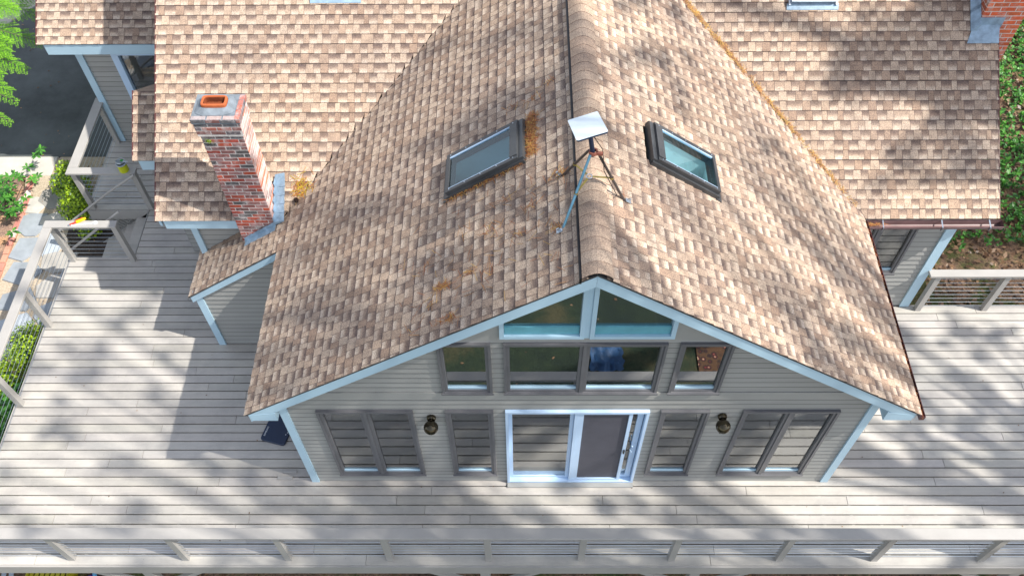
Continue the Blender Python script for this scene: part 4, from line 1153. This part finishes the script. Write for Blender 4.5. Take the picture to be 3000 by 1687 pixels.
me = bpy.data.meshes.new_from_object(tmp.evaluated_get(bpy.context.evaluated_depsgraph_get()))
bpy.data.objects.remove(tmp)
me.materials.clear(); me.materials.append(MT['letter'])
lt = bpy.data.objects.new('lettering', me); COL.objects.link(lt); lt.parent = tab
lt.location = (T((.055, .07), .0415) - A0); lt.rotation_euler = (0, 0, math.atan2(ey.y, ey.x) + 0.0)
mb = MB()
for k in range(2): mb.lathe([(0, .002), (.007, .001), (.007, 0)], T((wd - .045 + .012 * k, .17 + .035 * k), .0405), 10)
mb.build('camera_lenses', 'letter', tab)

# loose grey offcuts beside the corner
for (x, y, wdt, dp, lb) in ((-3.41, .125, .20, .045, 'short grey wood offcut nearest the left corner board'), (-3.47, .03, .22, .05, 'short grey wood offcut on the boards in front of the other one')):
    mb = MB(); mb.bbox(x - wdt / 2, x + wdt / 2, y - dp / 2, y + dp / 2, .001, .022, .003); tag(mb.build('wood_offcut', 'rail', loc=(x, y, 0)), lb, 'wood offcut', 'grey wood offcuts on the deck')

# paint can on the back railing cap
can = thing('paint_can', (-6.86, 5.23, 1.0), 'yellow labelled paint can with a wire handle and its lid ajar on the railing', 'paint can')
cx_, cy2 = -6.82, 5.23
mb = MB(); mb.lathe([(0, .001), (.078, .001), (.08, .008), (.08, .165), (.0, .165)], (cx_, cy2, 1.0), 32); mb.build('body', 'can', can)
mb = MB(); mb.lathe([(.076, .150), (.086, .163), (.086, .178), (.076, .18), (.07, .172), (0, .170)], (cx_, cy2, 1.0), 32); mb.build('rim', 'steel', can)
mb = MB(); ax = Matrix.Rotation(R(-14), 4, 'X') @ Matrix.Rotation(R(8), 4, 'Y'); mb.lathe([(0, .002), (.05, .0), (.06, .006), (.072, .006), (.074, -.004)], (cx_ - .012, cy2 + .015, 1.20), 28, ax=ax); mb.build('lid', 'steel', can)
mb = MB(); mb.lathe([(0, .003), (.03, .002)], (cx_ + .02, cy2 + .03, 1.212), 12, ax=ax); mb.build('paint_drip', 'green', can)
mb = MB(); mb.tube([(cx_ + .088 * math.cos(R(a)), cy2 + .088 * math.sin(R(a)) * .9 + .0, 1.15 + .085 * math.sin(R(a)) * .9) for a in range(0, 181, 15)], .003, 6); mb.build('wire_handle', 'steel', can)
mb = MB(); mb.beam((cx_ + .01, cy2 + .0, 1.21), (cx_ + .13, cy2 + .01, 1.205), .02, .006); mb.build('stirring_stick', 'steel', can)

# knife and wrench on the near cap
kn = thing('utility_knife', (-7.30, 4.08, 1.0), 'yellow and red utility knife lying on the railing cap', 'knife')
mb = MB(); mb.beam((-7.31, 4.065, 1.016), (-7.20, 4.135, 1.016), .05, .028); mb.beam((-7.205, 4.13, 1.016), (-7.175, 4.15, 1.016), .034, .024); mb.build('handle', 'yellow', kn)
mb = MB(); mb.beam((-7.40, 4.012, 1.012), (-7.312, 4.0645, 1.012), .026, .02); mb.beam((-7.33, 4.08, 1.034), (-7.22, 4.145, 1.034), .012, .008); mb.build('slider', 'red', kn)
mb = MB(); mb.beam((-7.43, 3.995, 1.008), (-7.385, 4.03, 1.008), .03, .006); mb.build('blade', 'steel', kn)
wr = thing('wrench', (-7.1, 4.05, 1.0), 'pale long-handled wrench lying on the railing cap beside the knife', 'wrench')
mb = MB(); mb.beam((-7.38, 4.002, 1.008), (-7.02, 4.055, 1.008), .016, .012); mb.build('shank', 'letter', wr)
mb = MB(); mb.lathe([(0, .016), (.03, .016), (.034, .01), (.034, 0)], (-6.995, 4.06, 1.001), 18); mb.build('head', 'letter', wr)

# pine needles on the roofs (nobody could count them)
mb = MB(); rnd = random.Random(77)
def ndl(P, n_, L=.075, wdt=.0024, up=None, bright=None, ang=None):
    a = rnd.uniform(0, math.pi) if ang is None else rnd.gauss(ang, .5)
    t1 = n_.orthogonal().normalized(); t2 = n_.cross(t1)
    d = (t1 * math.cos(a) + t2 * math.sin(a) + n_ * rnd.uniform(-.15, .25)).normalized() * L * rnd.uniform(.5, 1)
    s_ = d.cross(n_).normalized() * wdt
    g = bright or rnd.choice([(1, 1, 1), (1.3, 1.5, 1.2), (.7, .6, .6), (1.5, 2.2, 1.6), (1, .8, .7)])
    c = P + n_ * rnd.uniform(.016, .045)
    mb.quad([c - d - s_, c + d - s_, c + d + s_, c - d + s_], g)
def patchL(x, y, sx, sy, k, **kw):
    for _ in range(k):
        px_, py_ = x + rnd.gauss(0, sx), y + rnd.gauss(0, sy)
        ndl(Vector((px_, py_, zw(px_))), nL if px_ < RX0 else nR, **kw)
for _ in range(420):
    x_ = .09 + abs(rnd.gauss(0, .055)); patchL(x_, rnd.uniform(1.72, 2.36), .006, .01, 1)
for _ in range(220):
    t = rnd.random(); patchL(-.85 + .9 * t, 1.665, .03, .015, 1)
for (x, y, k) in ((.42, 1.25, 90), (-.85, .42, 130), (-.55, .45, 50), (-.75, -.05, 90), (-.35, .9, 40), (.1, 1.0, 40), (.0, .65, 30), (-.2, 1.25, 30), (.15, 2.6, 50), (-.35, .35, 30), (-1.0, .25, 25), (.32, 2.75, 30), (-.1, 2.65, 25), (-1.1, .75, 25), (.35, .55, 40), (1.0, .95, 20)):
    patchL(x, y, .05, .022, k // 3)
for _ in range(130): patchL(rnd.uniform(-1.4, .5), rnd.uniform(-.2, 1.5), .01, .01, 1)
for _ in range(1000):       # right valley
    x_ = 4.72 - rnd.random() ** .8 * 2.7
    if math.sin(x_ * 9) + .6 * math.sin(x_ * 23) < -.5 and rnd.random() < .6: continue
    y_ = yval(x_) + rnd.gauss(-.02, .03)
    ndl(Vector((x_, y_, max(zw(x_), zm(y_)))), (nR + nM).normalized(), bright=rnd.choice([(1.2, 1.7, 1.2), (1.0, 1.1, 1.2), (1.3, 2.0, 1.4), (.6, .6, .7)]))
for _ in range(150):       # heap by the left chimney
    x_ = -3.12 + rnd.gauss(0, .08); y_ = 3.25 + rnd.gauss(0, .07)
    ndl(Vector((x_, y_, max(zw(x_), zm(y_)))), (nL + nM).normalized(), L=.07, bright=rnd.choice([(1.6, 2.2, .8), (1.3, 1.3, .8), (1.5, 3, .6), (1.1, .9, .7)]))
for _ in range(240):       # gutter debris
    y_ = rnd.uniform(YF, 2.8); ndl(Vector((EX1 + .03, y_, 2.44)), Vector((0, 0, 1)), L=.03, bright=rnd.choice([(.5, .4, .4), (1.1, 1, .8), (.8, .4, .4)]))
for _ in range(90):
    x_ = 4.9 + abs(rnd.gauss(0, .12)); ndl(Vector((x_, MY - .06, 2.40)), Vector((0, 0, 1)), L=.04)
tag(mb.build('pine_needles', 'needles'), 'rusty fallen pine needles in heaps on the roof', 'pine needles', kind='stuff')

pc = MB(); ax_ = Matrix.Rotation(R(70), 4, 'X') @ Matrix.Rotation(R(25), 4, 'Y')
cpos = Vector((-3.19, 3.07, max(zw(-3.19), zm(3.07)) + .05))
for k in range(70):
    t = k / 70; a = k * 2.4; r0 = .032 * math.sin(math.pi * (.12 + .86 * t)) ** .7
    h = (t - .5) * .10; c = cpos + ax_.to_3x3() @ Vector((r0 * math.cos(a), r0 * math.sin(a), h)); o_ = cpos + ax_.to_3x3() @ Vector((r0 * .3 * math.cos(a), r0 * .3 * math.sin(a), h - .01))
    s_ = (c - o_).cross(ax_.to_3x3() @ Vector((0, 0, 1))).normalized() * .010
    pc.quad([o_ - s_ * .4, o_ + s_ * .4, c + s_, c - s_]); pc.quad([c - s_, c + s_, c + s_ * .6 + ax_.to_3x3() @ Vector((0, 0, .006)), c - s_ * .6 + ax_.to_3x3() @ Vector((0, 0, .006))])
pc.lathe([(0, -.05), (.014, -.03), (.018, 0), (.012, .03), (0, .045)], cpos, 10, ax=ax_)
tag(pc.build('pine_cone', 'cone', loc=tuple(cpos)), 'dark open pine cone in the left valley beside the chimney', 'pine cone')

# ================================================================== below the front edge
def leaves(mb, c, rad, n, size, rnd, shell=.55, up=.3, wr=.5, tone=(0, 1), flat=False):
    c = Vector(c)
    for _ in range(n):
        d = Vector((rnd.gauss(0, 1), rnd.gauss(0, 1), rnd.gauss(0, 1))).normalized()
        k = shell + (1 - shell) * rnd.random()
        p = c + Vector((d.x * rad[0] * k, d.y * rad[1] * k, d.z * rad[2] * k))
        nrm = (d + Vector((rnd.gauss(0, .5), rnd.gauss(0, .5), rnd.gauss(0, .5) + up))).normalized()
        t = nrm.orthogonal().normalized(); t = (Matrix.Rotation(rnd.uniform(0, 6.28), 3, nrm) @ t)
        s_ = t.cross(nrm) * size * wr * rnd.uniform(.7, 1.2); t = t * size * rnd.uniform(.7, 1.3)
        v = tone[0] + (tone[1] - tone[0]) * rnd.random()
        mb.quad([p, p + t * .5 + s_ - nrm * size * .1, p + t, p + t * .5 - s_ - nrm * size * .1], (v, 0, 0))
cr_ = thing('plastic_crate', (-7.6, -.75, -2.4), 'yellow slatted plastic crate on the ground below the deck edge', 'crate')
mb = MB(); x0_, x1_, y0_, y1_, z0_, z1_ = -8.02, -7.28, -1.25, -.45, -2.38, -2.02
x0_, x1_ = -7.98, -7.30; y0_, y1_ = -1.55, -.60
for (a, b, c, d) in ((x0_, x1_, y0_, y0_ + .02), (x0_, x1_, y1_ - .02, y1_), (x0_, x0_ + .02, y0_ + .02, y1_ - .02), (x1_ - .02, x1_, y0_ + .02, y1_ - .02)): mb.box(a, b, c, d, z0_, z1_)
mb.build('sides', 'yellow_crate', cr_)
mb = MB()
for i in range(8): mb.box(x0_ + .03 + i * .085, x0_ + .09 + i * .085, y0_ + .03, y1_ - .03, z1_ - .08, z1_ - .06)
mb.build('slats', 'yellow_crate', cr_)
pt = thing('toy_scooter', (-7.0, -.9, -2.4), 'purple plastic toy with a pale blue strap below the deck edge', 'toy')
mb = MB(); mb.lathe([(0, .2), (.12, .19), (.17, .1), (.17, 0)], (-7.02, -.82, -2.4), 18); mb.build('body', 'purple', pt)
mb = MB(); mb.beam((-6.98, -.62, -2.2), (-6.86, -.9, -2.2), .06, .03); mb.build('strap', 'skyblue', pt)
gc = thing('garden_chair', (-8.4, -.9, -2.4), 'pale grey slatted garden chair below the left deck corner', 'chair')
mb = MB()
for i in range(5): mb.beam((-8.72 + i * .12, -.55, -2.0), (-8.62 + i * .12, -1.05, -2.0), .07, .02)
mb.build('seat', 'chair', gc)
for sx in (-8.72, -8.1):
    for sy in (-.58, -1.02):
        mb = MB(); mb.box(sx - .025, sx + .025, sy - .025, sy + .025, -2.42, -2.012); mb.build('leg', 'chair', gc)
mb = MB()
for i in range(5): mb.beam((-8.72 + i * .13, -1.08, -2.0), (-8.70 + i * .12, -1.25, -1.45), .07, .02, up=(0, 1, 0))
mb.build('backrest', 'chair', gc)
# things on the lawn seen mirrored in the upper panes
mb = MB(); rnd = random.Random(14); g = 10; c0 = Vector((1.62, -3.5, -2.36))
H = {}
for i in range(g + 1):
    for j in range(g + 1):
        H[i, j] = c0 + Vector(((i / g - .5) * .62 + rnd.uniform(-.03, .03), (j / g - .5) * .75 + rnd.uniform(-.03, .03), rnd.uniform(0, .14)))
for i in range(g):
    for j in range(g): mb.quad([H[i, j], H[i + 1, j], H[i + 1, j + 1], H[i, j + 1]], smooth=True)
tag(mb.build('tarp', 'tarp', merge=True, loc=tuple(c0)), 'crumpled blue tarp on the lawn, mirrored in the upper windows', 'tarp')
mb = MB(); mb.box(3.35, 4.2, -4.0, -3.1, -2.41, -2.35); tag(mb.build('garden_mat', 'rug'), 'flower patterned mat on the lawn in front of the deck', 'mat')

# ================================================================== PLANTS
rnd = random.Random(101)
def bush(name, parts, mat, size, label, cat, stem=None, tone=(0, 1), wr=.5):
    t = thing(name, parts[0][0][:2] + (gz(parts[0][0][0], parts[0][0][1]),), label, cat)
    mb = MB()
    for c, rad, n in parts:
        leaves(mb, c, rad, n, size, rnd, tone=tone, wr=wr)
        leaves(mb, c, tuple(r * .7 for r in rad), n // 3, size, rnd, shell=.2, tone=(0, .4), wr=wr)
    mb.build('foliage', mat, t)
    mb = MB()
    for c, rad, n in parts:
        b = Vector((c[0], c[1], gz(c[0], c[1]) - .03))
        for k in range(4): mb.tube([b, b.lerp(Vector(c), .6) + Vector((rnd.uniform(-.1, .1), rnd.uniform(-.1, .1), 0)), Vector(c) + Vector((rnd.uniform(-1, 1) * rad[0] * .5, rnd.uniform(-1, 1) * rad[1] * .5, rad[2] * .4))], .012, 5, r2=.004)
    mb.build('stem', 'bark', t)
    return t
bush('bush', [((-8.72, 6.35, -.55), (.38, .40, .36), 1500), ((-8.42, 5.78, -.55), (.38, .42, .38), 1500), ((-8.95, 6.75, -.62), (.2, .2, .25), 350), ((-8.15, 5.35, -.65), (.26, .25, .25), 600)], 'leaf_lime', .05, 'bright lime green bush between the flagstones and the stair handrail', 'bush')
bush('bush', [((-8.45, 2.75, -.70), (.42, .5, .32), 1700), ((-8.75, 2.2, -.85), (.4, .45, .32), 1300)], 'leaf_lime', .055, 'feathery lime shrub seen through the left railing cables', 'bush', wr=.3)
bush('bush', [((-8.35, 1.75, -.95), (.45, .5, .35), 900), ((-8.5, 1.0, -1.3), (.5, .5, .4), 900), ((-8.2, .4, -1.6), (.4, .5, .4), 600)], 'leaf_green', .09, 'broad dark leaved plant at the lower left behind the railing', 'bush')
bush('bush', [((-7.3, 6.6, -.8), (.3, .5, .25), 500)], 'leaf_dark', .05, 'dark shrub under the landing seen through its cables', 'bush')
# rhododendron: whorls of long leaves
t = thing('rhododendron', (-10.0, 5.9, -.95), 'glossy rhododendron with long leaves at the left edge', 'shrub')
mb = MB()
for k in range(46):
    c = Vector((-9.95 + rnd.gauss(0, .28), 5.95 + rnd.gauss(0, .42), -.42 + rnd.uniform(-.25, .2)))
    if c.x > -9.45: c.x = -9.5
    for i in range(9):
        a = 2 * math.pi * i / 9 + rnd.random(); L = rnd.uniform(.11, .17); dz = rnd.uniform(-.3, .35)
        d = Vector((math.cos(a), math.sin(a), dz)).normalized(); s_ = Vector((-math.sin(a), math.cos(a), 0)) * .026
        v = rnd.random(); m_ = c + d * L * .55 + Vector((0, 0, .012))
        mb.quad([c, m_ - s_, c + d * L, m_], (v, 0, 0)); mb.quad([c, m_, c + d * L, m_ + s_], (v * .8, 0, 0))
mb.build('foliage', 'leaf_green', t)
mb = MB()
for k in range(8): mb.tube([(-10, 5.9, -.98), (-10 + rnd.uniform(-.3, .4), 5.9 + rnd.uniform(-.5, .5), -.5)], .015, 6, r2=.006)
mb.build('stem', 'bark', t)

# hemlock tree with boughs reaching in at the upper left
t = thing('hemlock_tree', (-11.6, 8.6, -.95), 'bright green hemlock boughs hanging over the driveway at top left', 'tree')
mb = MB(); mb.tube([(-11.6, 8.6, -1.0), (-11.55, 8.6, 2.0), (-11.6, 8.55, 6.5)], .2, 12, r2=.05); mb.build('trunk', 'bark', t)
mf = MB(); mw = MB()
def bough(base, tip, n_tw, lw, rnd):
    base = Vector(base); tip = Vector(tip); ax = (tip - base); L = ax.length; d0 = ax.normalized()
    side = d0.cross(Vector((0, 0, 1))).normalized()
    pts = [base.lerp(tip, k / 6) + Vector((0, 0, .10 * math.sin(math.pi * k / 6))) for k in range(7)]
    mw.tube(pts, .018, 6, r2=.003)
    for k in range(n_tw):
        f = .2 + .8 * k / n_tw; p = base.lerp(tip, f) + Vector((0, 0, .10 * math.sin(math.pi * f)))
        s = 1 if k % 2 else -1; l2 = lw * (1.05 - f) ** .8 * rnd.uniform(.7, 1.15) + .05
        d = (side * s + d0 * rnd.uniform(.6, 1.0) + Vector((0, 0, rnd.uniform(-.35, .05)))).normalized()
        n2 = int(l2 / .022) + 2
        sd2 = d.cross(Vector((0, 0, 1))).normalized()
        for m_ in range(n2):
            g = m_ / n2; q = p + d * l2 * g + Vector((0, 0, -.06 * g * g))
            for s2 in (1, -1):
                l3 = .05 * (1.15 - g) * rnd.uniform(.7, 1.2) + .018
                dd = (sd2 * s2 + d * .9 + Vector((0, 0, rnd.uniform(-.25, .15)))).normalized()
                w_ = dd.cross(Vector((rnd.uniform(-.2, .2), rnd.uniform(-.2, .2), 1))).normalized() * .0075
                v = min(1, max(0, .35 + .5 * g + rnd.uniform(-.3, .3)))
                mf.quad([q, q + dd * l3 * .5 + w_, q + dd * l3, q + dd * l3 * .5 - w_], (v, 0, 0))
B = [((-10.6, 8.3, 2.2), (-8.75, 8.15, 2.0), 46, .62), ((-10.4, 7.9, 2.05), (-8.62, 7.55, 1.85), 46, .60), ((-10.2, 7.4, 1.95), (-8.72, 6.95, 1.75), 40, .5), ((-10.3, 8.7, 2.5), (-8.8, 8.6, 2.2), 44, .6),
     ((-10.1, 6.8, 1.85), (-8.85, 6.45, 1.7), 34, .42), ((-10.6, 9.2, 2.7), (-8.9, 9.3, 2.4), 44, .6), ((-10.0, 8.0, 2.4), (-8.9, 7.8, 2.35), 34, .5),
     ((-9.9, 6.3, 1.6), (-8.55, 5.62, 1.75), 26, .22), ((-9.9, 6.8, 1.5), (-8.62, 6.15, 1.7), 18, .16), ((-9.8, 5.7, 1.5), (-8.62, 5.0, 1.7), 18, .14), ((-10.0, 7.2, 2.1), (-8.95, 7.1, 2.0), 34, .45)]
B += [((-10.5, 8.1, 2.3), (-8.95, 8.45, 2.1), 40, .6), ((-10.3, 7.6, 2.15), (-9.0, 7.3, 2.0), 40, .55), ((-10.8, 8.9, 2.3), (-9.1, 9.0, 2.0), 44, .6), ((-10.2, 7.1, 1.9), (-9.05, 6.75, 1.8), 30, .4), ((-10.6, 9.5, 2.4), (-9.0, 9.8, 2.2), 40, .6)]
for a, b, n_, l_ in B: bough(a, b, n_, l_, rnd)
for k in range(26):
    a = rnd.uniform(2.2, 5.2); z = rnd.uniform(1.5, 6); r = 2.0 * (1.1 - z / 7)
    bough((-11.6, 8.6, z), (-11.6 + r * math.cos(a), 8.6 + r * math.sin(a), z - .3), 30, .5, rnd)
mf.build('foliage', 'leaf_hemlock', t); mw.build('branches', 'bark', t)

# leaf litter and ground cover right of the house
mb = MB(); rnd = random.Random(55)
for _ in range(9000):
    x = rnd.uniform(5.8, 13.5); y = rnd.uniform(3.2, 14.5)
    z = gz(x, y) + rnd.uniform(-.01, .05)
    a = rnd.uniform(0, 6.28); s_ = rnd.uniform(.03, .07); n_ = Vector((rnd.gauss(0, .35), rnd.gauss(0, .35), 1)).normalized()
    t1 = n_.orthogonal().normalized(); t1 = Matrix.Rotation(a, 3, n_) @ t1; t2 = n_.cross(t1) * s_ * .6; t1 = t1 * s_; p = Vector((x, y, z))
    mb.quad([p - t1, p + t2, p + t1, p - t2], (rnd.random(), 0, 0))
for _ in range(3500):
    x = rnd.uniform(-9, 10); y = rnd.uniform(-9, -1.3) if rnd.random() < .25 else rnd.uniform(-1.3, .3)
    z = gz(x, y) + rnd.uniform(-.01, .03)
    a = rnd.uniform(0, 6.28); s_ = rnd.uniform(.02, .045); p = Vector((x, y, z)); t1 = Vector((math.cos(a), math.sin(a), rnd.uniform(-.3, .3))) * s_; t2 = Vector((-math.sin(a), math.cos(a), rnd.uniform(-.3, .3))) * s_ * .6
    mb.quad([p - t1, p + t2, p + t1, p - t2], (rnd.random(), 0, 0))
for _ in range(70):
    x = rnd.uniform(-7.5, 9); y = rnd.choice([rnd.uniform(-1.1, -.1), rnd.uniform(.1, 2.8)])
    if y > 0 and -3.6 < x < 4.9: continue
    p = Vector((x, y, .006)); a = rnd.uniform(0, 6.28); s_ = rnd.uniform(.006, .017)
    t1 = Vector((math.cos(a), math.sin(a), .1)) * s_; t2 = Vector((-math.sin(a), math.cos(a), .1)) * s_ * .6
    mb.quad([p - t1, p + t2, p + t1, p - t2], (rnd.random(), 0, 0))
for _ in range(260):
    x = rnd.uniform(-14, -7.9); y = rnd.uniform(2.5, 12); p = Vector((x, y, -.93 + rnd.uniform(0, .02))); a = rnd.uniform(0, 6.28); s_ = rnd.uniform(.012, .035)
    t1 = Vector((math.cos(a), math.sin(a), .1)) * s_; t2 = Vector((-math.sin(a), math.cos(a), .1)) * s_ * .6
    mb.quad([p - t1, p + t2, p + t1, p - t2], (rnd.random(), 0, 0))
tag(mb.build('leaf_litter', 'leaf_brown'), 'dry brown leaves scattered over the yard', 'leaf litter', kind='stuff')
mb = MB()
def vn(x, y): return math.sin(x * 1.3 + 2) * math.sin(y * 1.1 + .5) + .6 * math.sin(x * 2.9 + y * 1.7) + .4 * math.sin(y * 3.7 - x * 2.1)
k = 0
while k < 6000:
    x = rnd.uniform(6.6, 14); y = rnd.uniform(3.3, 15)
    dens = vn(x, y) * .5 + (x - 8.1) * .45 + (y - 5) * .22
    if y < 5.2 and x < 9.2: dens -= .5
    if rnd.random() > dens: continue
    k += 1; z = gz(x, y)
    for _ in range(6):
        d = Vector((rnd.gauss(0, 1), rnd.gauss(0, 1), rnd.uniform(.2, 1.2))).normalized(); L = rnd.uniform(.05, .11); s_ = d.cross(Vector((0, 0, 1))).normalized() * L * .35
        p = Vector((x, y, z + rnd.uniform(0, .14))); mb.quad([p, p + d * L * .5 + s_, p + d * L, p + d * L * .5 - s_], (rnd.random() ** 1.3, 0, 0))
tag(mb.build('ground_cover', 'leaf_green'), 'low green ground cover plants right of the house', 'ground cover', kind='stuff')
mb = MB()
for _ in range(9000):
    x = rnd.uniform(-9, 10); y = rnd.uniform(-9, -1.4); z = gz(x, y) - .03; L = rnd.uniform(.03, .08); d = Vector((rnd.gauss(0, .5), rnd.gauss(0, .5), 1)).normalized() * L; s_ = Vector((rnd.uniform(-1, 1), rnd.uniform(-1, 1), 0)).normalized() * .01
    p = Vector((x, y, z)); mb.quad([p - s_, p + s_, p + d], (rnd.random() * .8, 0, 0))
tag(mb.build('grass', 'leaf_green'), 'patchy grass in front of the deck', 'grass', kind='stuff')

# ================================================================== shade trees to the south-west (they throw the dappled shade)
rnd = random.Random(321)
def shade_tree(base, clumps, label):
    t = thing('shade_tree', base, label, 'tree', 'tall trees beyond the front right of the yard')
    b = Vector(base); top = max(c[0].z for c in clumps)
    mb = MB(); mb.tube([b, b + Vector((.1, .2, top * .5)), Vector((b.x, b.y, top))], .32, 12, r2=.05)
    for c, r in clumps:
        s = b + Vector((0, 0, max(3, (c.z - b.z) * .75))); s = Vector((b.x, b.y, s.z)); mb.tube([s, s.lerp(c, .5) + Vector((0, 0, .3)), c], .05, 5, r2=.015)
    mb.build('trunk', 'bark', t)
    mf = MB()
    for c, r in clumps: leaves(mf, c, (r, r, r * .6), max(20, int(300 * r * r)), .13, rnd, shell=.1, tone=(0, 1), wr=.55)
    mf.build('crown', 'leaf_canopy', t)
# clump centres chosen along the sun direction from patches of shade on deck and roof
def clump(px_, py_, pz_, r, dist): return (Vector((px_, py_, pz_)) + SUN * dist, r)
trees = {0: [], 1: [], 2: [], 3: []}
def add(ti, x0, x1, y0, y1, z, n_, r0, r1, d0, d1):
    for _ in range(n_):
        trees[ti].append(clump(rnd.uniform(x0, x1), rnd.uniform(y0, y1), z, rnd.uniform(r0, r1), rnd.uniform(d0, d1)))
def speck(ti, x0, x1, y0, y1, z, n_, d0, d1): add(ti, x0, x1, y0, y1, z, n_, .14, .26, d0, d1)
add(0, -8.5, -3.8, -1.4, 3.6, 0, 11, .24, .36, 24, 30)       # left front deck
speck(0, -8.5, -3.6, -1.4, 3.8, 0, 64, 24, 30)
add(1, -3.8, 3.2, -1.6, -.6, 0, 8, .2, .34, 20, 26)         # deck in front of the door
speck(1, -3.8, 3.6, -1.6, .1, 0, 46, 18, 24)
speck(2, 5.8, 9.5, -1.4, 3.0, 0, 95, 15, 20)
speck(2, 4.6, 6.2, 1.2, 3.0, 0, 16, 15, 20)                  # right deck
add(2, 6.6, 9.5, .3, 3.0, 0, 8, .24, .36, 15, 20)
add(1, -2.0, .4, .4, 3.0, 4.4, 11, .2, .34, 22, 28)        # left slope streaks
add(1, -.6, .5, 1.6, 4.5, 4.9, 8, .2, .34, 22, 28)
add(2, 1.0, 2.6, 2.7, 5.2, 4.8, 17, .22, .38, 18, 24)        # right slope upper
add(2, 2.7, 4.4, -.1, 1.7, 3.4, 12, .18, .32, 18, 24)
add(2, 3.0, 4.2, 2.6, 3.6, 3.4, 3, .18, .3, 18, 24)
add(3, 4.7, 6.6, 4.3, 5.5, 4.0, 58, .2, .36, 18, 23)
add(3, 5.2, 6.8, 3.1, 4.4, 3.0, 22, .16, .28, 18, 23)        # main roof right
add(3, 7.0, 12, 3.2, 9.0, -1.0, 60, .3, .6, 34, 42)
bases = [(15.5, -7.6, -2.4), (20.0, -6.9, -2.4), (17.5, -3.6, -2.4), (19.0, .5, -2.0)]
for k, lb in enumerate(['tall leafy tree nearest the left of the four beyond the yard', 'tall leafy tree second from the left beyond the yard', 'tall leafy tree third from the left beyond the yard', 'tall leafy tree farthest right beyond the yard']):
    shade_tree(bases[k], trees[k], lb)
